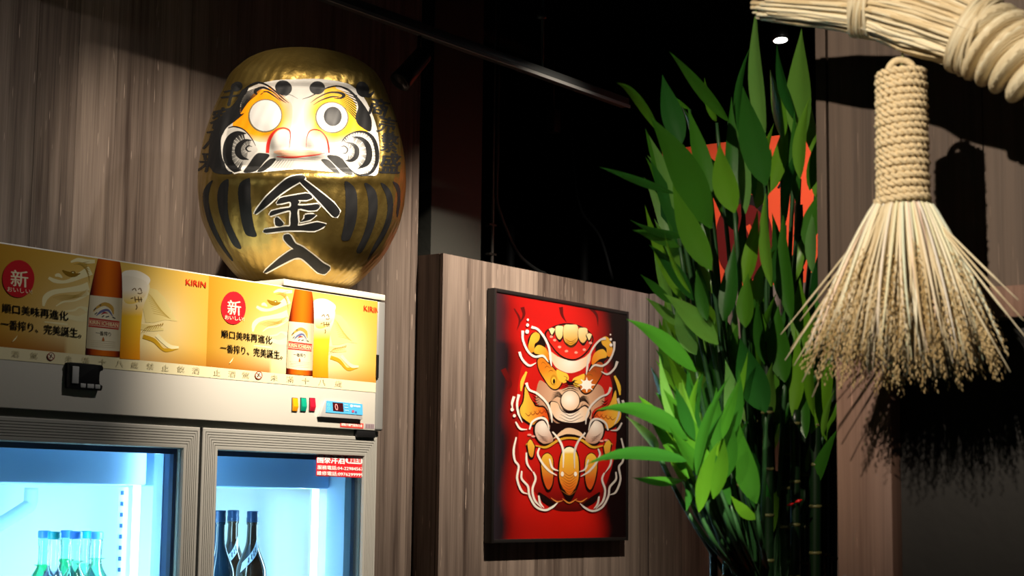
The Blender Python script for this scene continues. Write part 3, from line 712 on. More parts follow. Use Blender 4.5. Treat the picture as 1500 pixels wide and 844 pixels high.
# ---- bottles
def bottle_prof(rb, h, hs, rn, lip=.0):
    "body radius, total height, shoulder height, neck radius"
    p = [(rb*.9,0),(rb,.006),(rb,hs)]
    for k in range(1, 9):
        t = k/9; s_ = (1-math.cos(math.pi*t))/2; p.append((rb+(rn-rb)*s_, hs+(h*.74-hs)*t))
    p += [(rn,h*.76),(rn,h*.9),(rn*1.12,h*.91),(rn*1.12,h)]
    return p
def soju(px, Y, py, cap, liq, lab, fill):
    top = At(px, py, Y=Y); h = top.z-zs; h0 = .225; zz = top.z-h0
    t = thing('soju_bottle', lab, 'bottle', (top.x, Y, zz)); sc = h0
    pr = bottle_prof(.0325, h0-.012, .105, .0115)
    q = MB(); q.lathe(pr, (top.x, Y, zz), 24); q.build('glass_body', glass_mat('clear_'+liq, hx({'green':'E8FFF5','deep':'D0F8E6','clear':'F8FBFF'}[liq]), .25) if 'clear_'+liq not in MATS else MATS['clear_'+liq], t)
    fp = [(max(.002, r*.9), z) for r, z in pr if z < fill]+[(pr[-4][0]*.9 if fill > .17 else .02, fill)]
    q = MB(); q.lathe(fp, (top.x, Y, zz+.001), 20); q.build('drink', (MATS.get('drink_'+liq) or glass_mat('drink_'+liq, hx({'green':'CFFBE8','deep':'A0F0CC','clear':'ECEEF8'}[liq]), .02)), t)
    q = MB(); q.lathe([(.0135,0),(.0142,.003),(.0142,.014),(.013,.0165),(.004,.017)], (top.x, Y, top.z-.0165), 24); q.build('cap', mat('cap_'+cap, hx({'blue':'3E84DC','teal':'119AA6'}[cap]), .35), t)
    q = MB(); q.lathe([(.0331,.03),(.0332,.03),(.0332,.09),(.0331,.09)], (top.x, Y, zz), 24); q.build('paper_label', mat('label_'+cap, hx('BCD2E6'), .5), t)
    return zz
zz = []
for a_ in ((65.5,3.07,777.5,'blue','deep','green bottle with blue cap at the far left of the fridge bottles',.15),
           (80,2.99,779,'teal','clear','clear bottle with teal cap, second from left in the fridge',.14),
           (98,3.10,777,'blue','deep','green bottle with blue cap half hidden behind the clear one',.16),
           (111.5,3.01,778.5,'blue','green','bright green bottle with blue cap standing in front, just right of the clear one',.16),
           (126,3.13,778,'teal','green','pale green bottle furthest back, second from the right of the blue capped bottles',.15),
           (143,3.05,779,'blue','green','pale green bottle with blue cap at the far right of the blue capped bottles',.165)):
    zz.append(soju(*a_))
zsoju = min(zz)
def sake(px, Y, py, tone, lab, label_strip):
    top = At(px, py, Y=Y); h0 = .30; z0 = top.z-h0; x = top.x
    t = thing('sake_bottle', lab, 'bottle', (x, Y, z0))
    pr = [(.034,0),(.0375,.006),(.0375,.15)]+[(.0375+(.0135-.0375)*((1-math.cos(math.pi*k/10))/2)**.9, .15+.085*k/10) for k in range(1,11)]+[(.0128,.26),(.0128,.266),(.0148,.268),(.0148,.273),(.0125,.275),(.0125,.28)]
    q = MB(); q.lathe(pr, (x,Y,z0), 32); q.build('glass_body', mat('sake_'+tone, hx({'blue':'12283c','amber':'2c1c10'}[tone]), .08, coat=.3), t)
    q = MB(); q.lathe([(.0145,.272),(.0152,.274),(.0152,.284),(.0142,.286),(.0148,.297),(.0140,.30),(.003,.3005)], (x,Y,z0), 28); q.build('cap', mat('sake_cap', hx('1c3556'), .3, metal=.3), t)
    q = MB(); q.lathe([(.0379,.03),(.038,.03),(.038,.135),(.0379,.135)], (x,Y,z0), 32); q.build('front_label', mat('label_white', hx('C8D6E4'), .5), t)
    if label_strip:   # diagonal paper strip over the shoulder
        def rad(z):
            for (r0, a0), (r1, a1) in zip(pr, pr[1:]):
                if a0 <= z <= a1 and a1 > a0: return r0+(r1-r0)*(z-a0)/(a1-a0)
            return .0128
        q = MB(); n = 16; vs = []
        dirc = math.atan2(-Y, -x)      # towards the room
        for i in range(n+1):
            f_ = i/n; ang = dirc-.75+1.75*f_; zc = .163+.062*f_
            for d in (-.013, .013):
                zz_ = zc+d*.9; r = rad(zz_)+.0012; vs.append((x+r*math.cos(ang), Y+r*math.sin(ang), z0+zz_))
        q.add(vs, [(2*i,2*i+2,2*i+3,2*i+1) for i in range(n)], None, True); q.build('shoulder_strip', mat('label_white'), t)
        q = MB()
        for j in range(4):
            f_ = .3+.13*j; ang = dirc-.75+1.75*f_; zc = .163+.062*f_
            for s1_, s2_ in (((-.006,-.05),(.006,.05)),((.006,-.06),(-.004,.03)),((-.007,.05),(.0,-.04))):
                P0 = [(rad(zc+s1_[0])+.0016, ang+s1_[1], zc+s1_[0]), (rad(zc+s2_[0])+.0016, ang+s2_[1], zc+s2_[0])]
                q.tube([(x+r*math.cos(g), Y+r*math.sin(g), z0+z_) for r, g, z_ in P0], .0007, 4)
        so = q.build('brush_writing', mat('label_ink', hx('2a3850'), .5), t); so['kind'] = 'stuff'
    return z0
z1 = sake(322.5, 2.955, 748, 'blue', 'dark blue sake bottle without a shoulder strip, leftmost behind the right door', False)
z2 = sake(342, 3.13, 747.5, 'amber', 'brown sake bottle with diagonal white strip, middle one of the three', True)
z3 = sake(370.5, 3.03, 749, 'amber', 'brown sake bottle with diagonal white strip, rightmost of the three', True)
print('bottle bases', zz, z1, z2, z3)
# ------------------------------------------------------------------ the round gold doll
DC = At(436.5, 419, Y=2.98); zD0 = zb1_+.0005
axis_f = (DC-CAMLOC).dot(FWD); SPX = axis_f/F                # metres per photo pixel at its axis
cx, cy = DC.x, DC.y
prof_px = [(79,0),(79.6,30),(81,50),(84.5,68),(92,86),(104,101),(122,115),(142,124),(163,133),(185,140),(210,146.5),(235,150.5),(258,152),(285,151),(305,148),(325,143),(347,133),(367,122),(385,107),(400,93),(411,79),(418,66),(424,57)]
zof = lambda py: At(436.5, py, Y=cy).z
pr = [(w*SPX, zof(py)) for py, w in prof_px]; zt_d = pr[0][1]; zb_d = min(p[1] for p in pr)
pr = [(r, zD0+(z-zb_d)*(zt_d-zD0)/(zt_d-zb_d)) for r, z in pr]
# resample by arc length
fine = [(p[0], p[1]) for p in crom(pr, 16)]
acc = [0]
for a, b in zip(fine, fine[1:]): acc.append(acc[-1]+math.hypot(b[0]-a[0], b[1]-a[1]))
NR, NA = 190, 420
rs = np.interp(np.linspace(0, acc[-1], NR), acc, [p[0] for p in fine]); zs_ = np.interp(np.linspace(0, acc[-1], NR), acc, [p[1] for p in fine])
front = math.atan2(CAMLOC.y-cy, CAMLOC.x-cx)                 # the face looks towards the room
def sst(a, b, x): t = np.clip((x-a)/(b-a), 0, 1); return t*t*(3-2*t)
def mirror_face(u, v):
    "signed-ish inside measure of the face window; u from the axis, v photo row"
    top = 119+.0006*u*u; bot = 254-.0004*u*u
    hw = np.interp(v, [119,140,170,200,230,256], [96,110,119,123,122,118])
    return np.minimum(np.minimum((v-top)/9, (bot-v)/7), (hw-np.abs(u-3))/9)
A = np.linspace(0, 2*math.pi, NA, endpoint=False)
V = []; 
tilt = Matrix.Rotation(math.radians(.9), 3, FWD)
for j in range(NR):
    for i in range(NA):
        r, z = rs[j], zs_[j]; d = (A[i]+math.pi) % (2*math.pi)-math.pi    # angle from the front
        u = math.sin(d)*r/SPX; vpx = 443-(z-zD0)/SPX*1.0
        # true row seen in the photo
        V.append((r, z, d, u))
V = np.array(V); r, z, d, u = V.T
P3 = np.stack([cx+r*np.cos(front+d), cy+r*np.sin(front+d), z], 1)
Rm = np.array(RW.transposed()); q_ = (P3-np.array(CAMLOC))@Rm.T
row = 422-F*q_[:,1]/-q_[:,2]; colx = 750+F*q_[:,0]/-q_[:,2]; uu = colx-437
fr = (np.abs(d) < 1.45)
off = np.zeros(len(r))
mf = mirror_face(uu, row)
off -= np.where(fr, .009*sst(0, 1, mf), 0)
off += np.where(fr, .004*np.exp(-((row-108)/14)**2)*sst(150, 90, np.abs(uu)), 0)     # overhanging hood rim
off += np.where(fr, .007*np.exp(-((row-262)/9)**2)*sst(150, 118, np.abs(uu)), 0)      # robe lip under the face
for (ex, ey, rx, ry, h_) in ((386,170,25,25,.007),(487,172,24,24,.007),(410,206,19,22,.014),(463,208,17,20,.014),(436,185,18,40,.006),(436,226,40,7,.006),(352,222,30,26,.006),(532,226,28,28,.006)):
    off += np.where(fr, h_*np.exp(-(((colx-ex)/rx)**2+((row-ey)/ry)**2)**1.6), 0)
# robe flutes
fl = sst(262, 285, row)*sst(400, 330, row)
for fx in (300, 328, 358, 388, 488, 522, 550, 572):
    wdt = 7 if fx in (300, 572) else 9
    cen = fx+(437-fx)*.0012*np.clip(row-280, 0, 200)
    off += np.where(fr, .0035*fl*np.exp(-((colx-cen)/wdt)**2), 0)
nb = np.array([0.0012*(math.sin(a*23+b*41)+math.sin(a*51-b*67)) for a, b in zip(d, z)]); off += nb*.35
r2 = np.maximum(r+off*np.minimum(1, r/.03), 0)
P3 = np.stack([cx+r2*np.cos(front+d), cy+r2*np.sin(front+d), z], 1)
cen_ = np.array([cx, cy, zD0]); P3 = (P3-cen_)@np.array(tilt).T+cen_
P3[:,2] += max(0, zD0-P3[:,2].min())
fs = [(j*NA+i, (j+1)*NA+i, (j+1)*NA+(i+1)%NA, j*NA+(i+1)%NA) for j in range(NR-1) for i in range(NA)]
fs.append(tuple((NR-1)*NA+i for i in range(NA)))
doll = thing('daruma_doll', 'large round gold daruma doll with painted face standing on the fridge', 'daruma doll', (cx, cy, zD0))
gold = mat('gold_paint', (.36,.255,.075),   .33, metal=.9, bump=.35, bscale=70)
def add_gold():
    nt = gold.node_tree; b = nt.nodes['Principled BSDF']
    tc = nt.nodes.new('ShaderNodeTexCoord'); n = nt.nodes.new('ShaderNodeTexNoise'); n.inputs['Scale'].default_value = 9; n.inputs['Detail'].default_value = 5
    nt.links.new(tc.outputs['Object'], n.inputs['Vector']); rp = nt.nodes.new('ShaderNodeValToRGB'); rp.color_ramp.elements[0].position = .35; rp.color_ramp.elements[1].position = .7
    rp.color_ramp.elements[0].color = (.30,.20,.05,1); rp.color_ramp.elements[1].color = (.46,.33,.10,1)
    nt.links.new(n.outputs[0], rp.inputs[0]); nt.links.new(rp.outputs[0], b.inputs['Base Color'])
add_gold()
q = MB(); q.add([tuple(p) for p in P3], fs, None, True); body = q.build('body', gold, doll)
bvh = BVHTree.FromPolygons([tuple(p) for p in P3], fs)
def fD(u, v, l):
    rr = ray(u, v); h = bvh.ray_cast(CAMLOC, rr.normalized(), 20)
    if h[0] is None: return None
    n = h[1]; n = n if n.dot(rr) < 0 else -n
    return h[0]+n*.0006
pt = RasterPaint(283, 112, 592, 412, .45)
A5 = zt(320, 100, 5.271); B6 = zt(440, 100, 5.273); C1 = zt(270, 60, 2.2814); D7 = zt(290, 240, 4.69); E8 = zt(280, 100, 4.965)
BLK = (.012,.012,.013); WHT = (.60,.575,.54); YEL = hx('FBA81A'); RED = hx('D8322A')
def P(pts, c, g=None): pt.poly(pts, c, g)
# white face ground
P(crom(C1((235,148),(290,134),(340,129),(450,127),(520,136),(560,150),(600,190),(628,245),(645,300),(652,360),(650,420),(640,450),(600,448),(540,442),(460,436),(380,430),(300,436),(230,441),(150,441),(122,420),(118,350),(135,290),(160,235),(195,175)), 5, True), WHT, 3)
def yl(x, y):
    dl = math.hypot((x-381)/46, (y-168)/42); dr_ = math.hypot((x-492)/44, (y-170)/40)
    t = min(dl, dr_); k = max(0, min(1, (t-.72)/.45))
    mid = max(0, 1-abs(x-437)/22)
    return lerp(hx('FA9A10') if x < 430 else hx('FFC02A'), WHT, max(k if y > 195 or (398 < x < 475) else 0, mid))
P(A5(*crom([(150,345),(190,250),(240,180),(300,130),(370,125),(450,170),(520,230),(570,290),(565,420),(540,500),(450,540),(360,570),(280,560),(230,510),(170,470),(110,445)], 6, True)), yl, 2)
P(B6(*crom([(30,290),(70,220),(150,170),(260,140),(340,190),(420,260),(450,350),(450,420),(520,490),(430,500),(330,560),(240,575),(130,560),(50,480),(25,400)], 6, True)), yl, 2)
# left black side: hair, cheek
P(A5(*crom([(110,285),(150,230),(180,170),(230,140),(250,118),(215,200),(180,280),(170,350),(200,350),(130,410),(70,455),(40,500),(20,560),(30,690),(70,760),(110,815),(-20,812),(-60,760),(-75,640),(-50,520),(-10,420),(50,340)], 4, True)), BLK, 3)
# left brow: fan of black hair lines over grey white
P(A5(*crom([(170,300),(190,230),(240,170),(300,130),(350,120),(390,160),(330,165),(270,200),(230,250),(200,300)], 5, True)), hx('CFC6BC'), 2.5)
P(A5(*stroke([(120,262),(165,200),(225,145),(300,112),(370,128),(440,180),(500,235),(545,270)], [3,8,14,16,14,12,9,3])), BLK, 2)
for k in range(11):
    t = k/10; P(A5(*stroke([(170+8*t,345-150*t*.9),(230+30*t,262-95*t),(300+55*t,205-65*t)], [9,6,1.5])), BLK, 3)
P(A5(*stroke([(300,205),(285,185),(300,165),(350,150),(420,185),(480,240),(525,270)], [10,26,26,18,14,10,3])), BLK, 2)
P(A5(*stroke([(325,205),(370,180),(430,215),(480,255)], [5,12,10,3])), BLK, 2)
for p in (((330,175),(400,180),(470,228)),((320,190),(375,195),(430,225),(480,262))): P(A5(*stroke(p, [2,5,2][:len(p)] if len(p)==3 else [2,5,4,2])), YEL, 2)
# right brow mirrored
P(B6(*crom([(445,370),(470,300),(440,230),(385,170),(320,140),(270,150),(330,180),(400,240),(430,300),(430,380)], 5, True)), hx('D8CEC4'), 2.5)
P(B6(*crom([(320,150),(390,175),(460,245),(520,330),(548,400),(548,470),(530,490),(490,470),(440,430),(425,370),(445,300),(420,230),(370,180)], 5, True)), BLK, 3)
for k in range(10):
    t = k/9; P(B6(*stroke([(430+8*t,395-180*t),(370-5*t,330-140*t),(310-30*t,280-110*t)], [9,6,1.5])), BLK, 3)
P(B6(*stroke([(15,240),(80,218),(150,180),(220,148),(290,138),(370,165),(430,215)], [3,7,10,12,12,12,5])), BLK, 2)
P(B6(*stroke([(78,268),(140,225),(220,190),(300,190),(335,210),(310,232),(260,232)], [3,8,12,18,26,14,5])), BLK, 2)
P(B6(*stroke([(100,285),(160,248),(240,222),(300,222)], [3,9,12,6])), BLK, 2)
P(B6(*stroke([(150,238),(220,208),(300,205)], [2,5,2])), YEL, 2)
# forehead dots
P(A5(*ell(503,152,66,58,.35)), (.02,.02,.022), 2.5); P(A5(*stroke([(440,170),(500,215),(550,205),(615,237)], [2,4,4,2])), BLK, 2)
P(B6(*ell(130,152,60,52,-.1)), (.03,.03,.032), 2.5)
# eyes
def eye(Z, c, rx, ry, rot, pupil=None):
    P(Z(*ell(c[0], c[1], rx*1.09, ry*1.07, rot)), hx('6B6444'), 2.5)
    P(Z(*ell(c[0]+1, c[1]-2, rx, ry, rot)), (.66,.65,.64), 2.5)
    if pupil: P(Z(*ell(*pupil)), (.03,.03,.033), 2.5)
eye(A5, (362,368), 122, 120, -.5)
eye(B6, (243,382), 120, 114, .25, (250,373,69,75))
# nose, nostrils, mouth
P(A5(*stroke([(378,655),(385,590),(405,530),(445,480),(500,463),(545,480),(555,520),(548,600),(545,625)], [26,28,24,14,12,12,8,4,2])), RED, 2)
P(A5(*crom([(400,640),(405,580),(425,525),(460,485),(505,475),(540,495),(548,540),(540,620),(470,640)], 5, True)), (.62,.59,.56), 3)
P(B6(*stroke([(45,610),(50,540),(70,490),(110,475),(160,490),(200,540),(215,600),(220,655)], [2,5,9,12,12,13,14,12])), RED, 2)
P(A5(*crom([(425,645),(500,630),(600,628),(700,635),(800,645),(760,668),(650,680),(560,695),(480,675)], 5, True)), hx('E8B79A'), 3)
P(A5(*stroke([(450,682),(560,688),(660,680),(760,668),(820,655)], [7,13,10,8,3])), RED, 2)
# whiskers: nested crescents with combed inner edges
def cres(Z, pts, w, cen=None, ln=0, n=0, tk=5):
    P(Z(*stroke(pts, w)), BLK, 2.2)
    if cen:
        pt.layer += 1; pt.hold = True
        pth = crom(pts, 12)
        for k in range(n):
            a = pth[int((.06+.88*k/(n-1))*(len(pth)-1))]; dx, dy = cen[0]-a[0], cen[1]-a[1]; l = math.hypot(dx, dy); L_ = ln*(.75+.5*random.random())
            P(Z(*stroke([a, (a[0]+dx/l*L_, a[1]+dy/l*L_)], [tk*1.3, 1.0], 1)), BLK, 6)
        pt.hold = False
P(A5(*crom([(60,560),(75,490),(130,455),(200,480),(260,540),(290,600),(300,640),(240,700),(190,760),(110,800),(60,770),(40,660)], 5, True)), (.5,.48,.45), 3)
cres(A5, [(75,462),(130,452),(200,478),(255,540),(288,600)], [6,12,10,8,4])
cres(A5, [(215,505),(150,505),(95,545),(70,630),(80,720),(140,790),(180,790)], [6,40,62,74,66,44,8], (230,640), 80, 52)
cres(A5, [(262,556),(205,560),(160,600),(152,650),(180,690),(235,706)], [3,24,44,48,32,4], (235,630), 52, 36, 4)
cres(A5, [(262,606),(232,600),(214,622),(232,642),(255,640)], [3,10,14,10,3])
P(B6(*crom([(310,575),(340,530),(400,500),(470,490),(540,510),(580,570),(595,660),(590,760),(540,820),(450,825),(380,770),(330,700),(300,640)], 5, True)), (.62,.60,.57), 3)
cres(B6, [(312,578),(345,532),(420,494),(500,496),(560,545),(590,640),(585,740),(535,812),(460,822)], [4,9,14,20,28,34,30,22,4], (420,650), 46, 60, 4)
cres(B6, [(395,530),(470,545),(520,600),(530,680),(505,740),(440,780)], [4,26,42,48,40,6], (400,650), 62, 48, 4)
cres(B6, [(350,572),(400,585),(435,625),(430,680),(395,712),(345,715)], [3,20,36,38,26,4], (370,645), 44, 34, 4)
cres(B6, [(305,608),(340,602),(364,628),(352,655),(325,655)], [3,9,14,10,3])
# white rim lines, beard patches
P(A5(*stroke([(120,815),(190,790),(250,720),(290,650)], [12,12,10,4])), WHT, 2)
P(A5(*crom([(195,805),(235,740),(290,665),(340,655),(395,672),(350,730),(290,795)], 5, True)), (.02,.02,.02), 3)
P(A5(*crom([(300,798),(350,740),(400,700),(445,700),(410,750),(350,795)], 5, True)), (.02,.02,.02), 3)
for k in range(7): P(A5(*stroke([(465+20*k,708),(400+24*k,780)], [5-.6*k,1.2], 1)), (.05,.05,.05), 3)
P(B6(*crom([(205,680),(260,672),(310,690),(350,740),(405,820),(340,812),(280,760)], 5, True)), (.04,.04,.04), 3)
P(B6(*crom([(160,712),(210,705),(260,750),(305,815),(250,800)], 5, True)), (.06,.06,.06), 3)
P(B6(*stroke([(320,695),(380,780),(450,825),(560,832)], [3,10,12,4])), BLK, 2)
# robe stripes
pt.layer = 1
for pts, c in ((((345,98),(360,110),(362,200),(370,330),(385,430),(405,497),(360,500),(325,480),(300,400),(285,300),(275,200),(290,130)), 0),
               (((210,105),(212,150),(205,260),(215,380),(250,470),(300,575),(270,580),(230,540),(180,430),(145,330),(133,220),(150,150),(175,118)), 0),
               (((105,112),(85,170),(75,260),(110,400),(170,540),(240,655),(225,660),(150,560),(80,430),(40,290),(35,200),(65,140)), 0),
               (((1008,118),(1060,145),(1090,200),(1095,300),(1085,400),(1060,480),(1035,525),(983,520),(1000,430),(1012,320),(1012,200)), 0),
               (((1142,130),(1190,150),(1225,200),(1235,280),(1222,380),(1190,480),(1125,608),(1085,600),(1130,500),(1165,380),(1170,270),(1158,190)), 0),
               (((1252,130),(1300,155),(1335,220),(1340,310),(1325,400),(1280,500),(1215,600),(1160,668),(1200,570),(1270,440),(1300,320),(1290,220)), 0),
               (((1335,122),(1375,140),(1390,190),(1388,280),(1370,370),(1362,330),(1370,250),(1362,180)), 0)):
    P(D7(*crom(list(pts), 3, True)), BLK, 3)
# the two large characters with white outline
chars = [
 [(720,78),(738,98),(700,125),(640,160),(560,215),(480,285),(400,345),(388,342),(400,315),(470,225),(550,150),(605,105),(650,85)],
 [(700,125),(722,106),(760,130),(850,200),(930,265),(975,325),(955,365),(925,360),(860,290),(780,205)],
 [(540,275),(565,235),(650,218),(740,203),(775,212),(785,235),(745,250),(690,250),(700,262),(688,285),(760,283),(820,276),(838,292),(815,318),(760,322),(688,312),(690,400),(690,425),(770,410),(820,400),(880,415),(860,435),(800,462),(700,458),(600,460),(470,475),(450,465),(460,450),(530,440),(600,430),(632,425),(634,380),(634,322),(570,335),(500,358),(490,350),(505,325),(570,308),(633,298),(634,262),(580,272)],
 [(530,372),(550,368),(590,410),(570,430),(535,425),(528,400)],
 [(735,350),(790,345),(812,352),(770,385),(700,400),(730,375)],
 [(590,490),(620,482),(640,495),(670,545),(720,570),(800,630),(860,680),(905,705),(905,725),(870,758),(820,745),(760,690),(710,650),(660,650),(560,700),(470,748),(455,745),(470,725),(560,645),(640,590),(655,585),(620,555),(590,520)],
]
for c in chars: P(D7(*stroke(c+[c[0]], 19, 1, smooth=False)), (.78,.76,.7), 2.5)
for c in chars: P(D7(*crom(c, 3, True)), BLK, 2.5)
# brush writing down both shoulders
pt.layer = 1
for ch, x, y, w, h_, sl in (('商',551,166,26,25,8),('売',563,193,24,24,6),('繁',569,221,24,27,4),('盛',570,253,28,29,1)):
    pt.text(ch, (x-w/2, y), (x+w/2, y+sl*.9), h_, BLK, .055, up=(.32 if y < 200 else .12, -1), sub=2)
P(ell(531,131,9.5,12,-.4), BLK, 2.5); P(stroke([(533,138),(541,140),(548,134)], [7,6,2]), BLK, 2)
for ch, x, y, w, h_, sl in (('千',335,155,28,26,-2),('客',320,187,28,30,-3),('万',309,217,24,26,-2),('来',302,252,26,32,0)):
    pt.text(ch, (x-w/2, y-sl), (x+w/2, y+sl), h_, BLK, .055, up=(.25, -1), sub=2)
P(ell(347,127,9,7,-.4), BLK, 2.5)
pt.build_on(fD, 'painted_face_and_writing', mat('doll_paint', attr=True, rough=.48, spec=.22), doll)
# ------------------------------------------------------------------ framed picture
YP_ = Y_L-.004
p00, p10 = At(722.5, 600, Y=YP_-.03), At(921, 600, Y=YP_-.03)
zT = At(727, 422, Y=YP_-.03).z; zBm = At(718, 796, Y=YP_-.03).z
X0, X1 = p00.x, p10.x
pic = thing('framed_picture', 'black framed red print of a fierce round mask on the low wooden wall', 'picture', ((X0+X1)/2, YP_, zBm))
fm = mat('frame_black', (.015,.013,.013), .35)
fw = .012
for a, b in (((X0, YP_-.03, zBm), (X0+fw, YP_, zT)), ((X1-fw, YP_-.03, zBm), (X1, YP_, zT)), ((X0+fw, YP_-.03, zT-fw), (X1-fw, YP_, zT)), ((X0+fw, YP_-.03, zBm), (X1-fw, YP_, zBm+fw))):
    box('frame_bar', a, b, fm, pic, bevel=.001)
YPP = YP_-.026
box('backing_board', (X0+fw, YPP+.0005, zBm+fw), (X1-fw, YP_-.002, zT-fw), fm, pic)
def fP(u, v, l): return At(u, v, Y=YPP-.00002*l)
pp = Paint(fP)
Q1 = zt(735, 450, 4.963); Q2 = zt(735, 600, 4.442)
def rbg(px, py):
    p = At(px, py, Y=YPP); u = (p.x-X0)/(X1-X0); v = (p.z-zBm)/(zT-zBm)
    e = math.hypot((u-.5)/.52, (v-.52)/.78)
    n = .5+.5*math.sin(9*u+5*v+3*math.sin(7*v))*math.sin(11*v-4*u)
    c = lerp(hx('D21A12'), hx('140507'), max((e-.5)*1.5, (abs(u-.47)-.2)*5)+.3*(n-.5))
    if v > .8: c = lerp(c, hx('C41414'), .55*(1-abs(u-.42)*2.2) if abs(u-.42) < .45 else 0)
    if v < .14: c = lerp(c, hx('B81208'), .7*(1-abs(u-.47)*3) if abs(u-.47) < .33 else 0)
    g = hx('34303a'); 
    if u < .12: c = lerp(c, g, (.12-u)*5)
    return c
n = 48; vs_ = []
for j in range(n+1):
    for i in range(n+1): vs_.append(proj((X0+fw+(X1-X0-2*fw)*i/n, YPP, zBm+fw+(zT-zBm-2*fw)*j/n)))
pp.raw(vs_, [(j*(n+1)+i, j*(n+1)+i+1, (j+1)*(n+1)+i+1, (j+1)*(n+1)+i) for j in range(n) for i in range(n)], rbg)
R1, R2, DK, OR, YE, SK, CR = hx('C81A14'), hx('8E0F0E'), hx('180808'), hx('E07A1A'), hx('F0C040'), hx('E9C3A0'), hx('F6ECE0')
PL = lambda pts, c, g=0: pp.poly(pts, c, g)
rad = lambda c1, c2, cx_, cy_, r: (lambda x, y: lerp(c1, c2, math.hypot(x-cx_, y-cy_)/r))
# dark brush marks in the ground
for pts, w in ((((150,0),(160,60),(120,130)),(30,20,2)),(((90,10),(130,90),(110,170)),(10,16,2)),(((430,0),(440,60),(470,110)),(30,20,2)),(((640,0),(690,60),(700,140)),(26,18,2)),(((10,450),(60,560),(30,600)),(40,30,6))):
    PL(Q1(*stroke(pts, w)), hx('5a0c0c'))
# round body
body_l = Q1((300,190),(210,300),(150,420),(120,560),(110,700))+Q2((110,80),(110,260),(150,430),(240,570),(330,650),(440,665),(540,650),(640,560),(700,430),(740,260),(745,80))+Q1((800,700),(805,600),(790,520),(740,420),(680,300),(620,190),(500,118))
PL(crom(body_l, 3, True), lambda x, y: lerp(hx('C01812'), hx('2a0606'), (y-680)/75), 6)
# hood / cap band
PL(Q1(*crom([(310,190),(400,130),(500,118),(600,150),(665,215),(650,290),(590,360),(520,390),(440,370),(370,300)], 5, True)), DK)
PL(Q1(*crom([(322,195),(400,142),(500,128),(595,158),(655,215),(640,285),(585,350),(520,378),(445,358),(378,295)], 5, True)), lambda x, y: lerp(hx('B01414'), hx('E03020'), (y-478)/45), 5)
for cx_, w, y0, y1, yy in ((365,24,150,205,0),(420,30,135,240,0),(502,52,128,280,1),(590,34,150,265,0),(635,22,190,245,0)):
    PL(Q1(*crom([(cx_-w,y0+10),(cx_,y0-4),(cx_+w,y0+10),(cx_+w,y1-30),(cx_+2,y1+16),(cx_-w,y1-30)], 4, True)), DK)
    PL(Q1(*crom([(cx_-w+2,y0+10),(cx_,y0),(cx_+w-2,y0+10),(cx_+w-4,y1-40),(cx_,y1-4),(cx_-w+4,y1-40)], 4, True)), rad(hx('FBE9B0'), hx('D99A28'), *Q1((cx_, y0+10))[0], 26))
for k in range(4): PL(Q1(*stroke([(455+4*k,225+14*k),(502,252+14*k),(548-4*k,225+14*k)], [1.5,5,1.5])), hx('7a4a10'))
for x, y in ((360,215),(385,240),(420,290),(470,320),(540,330),(600,310),(645,260)): PL(Q1(*ell(x, y, 12, 9)), hx('F0A090'))
# forehead
PL(Q1(*crom([(345,320),(420,365),(520,392),(600,365),(645,330),(640,400),(600,440),(560,465),(500,480),(440,465),(380,420)], 5, True)), rad(CR, SK, *Q1((500,400))[0], 26), 5)
# skin of the face
PL(Q1(*crom([(270,540),(330,560),(420,600),(500,570),(600,600),(690,560),(740,600),(740,700),(660,760),(640,900),(500,960),(350,900),(330,760),(250,690)], 5, True)), rad(SK, hx('B88468'), *Q1((500,650))[0], 50), 6)
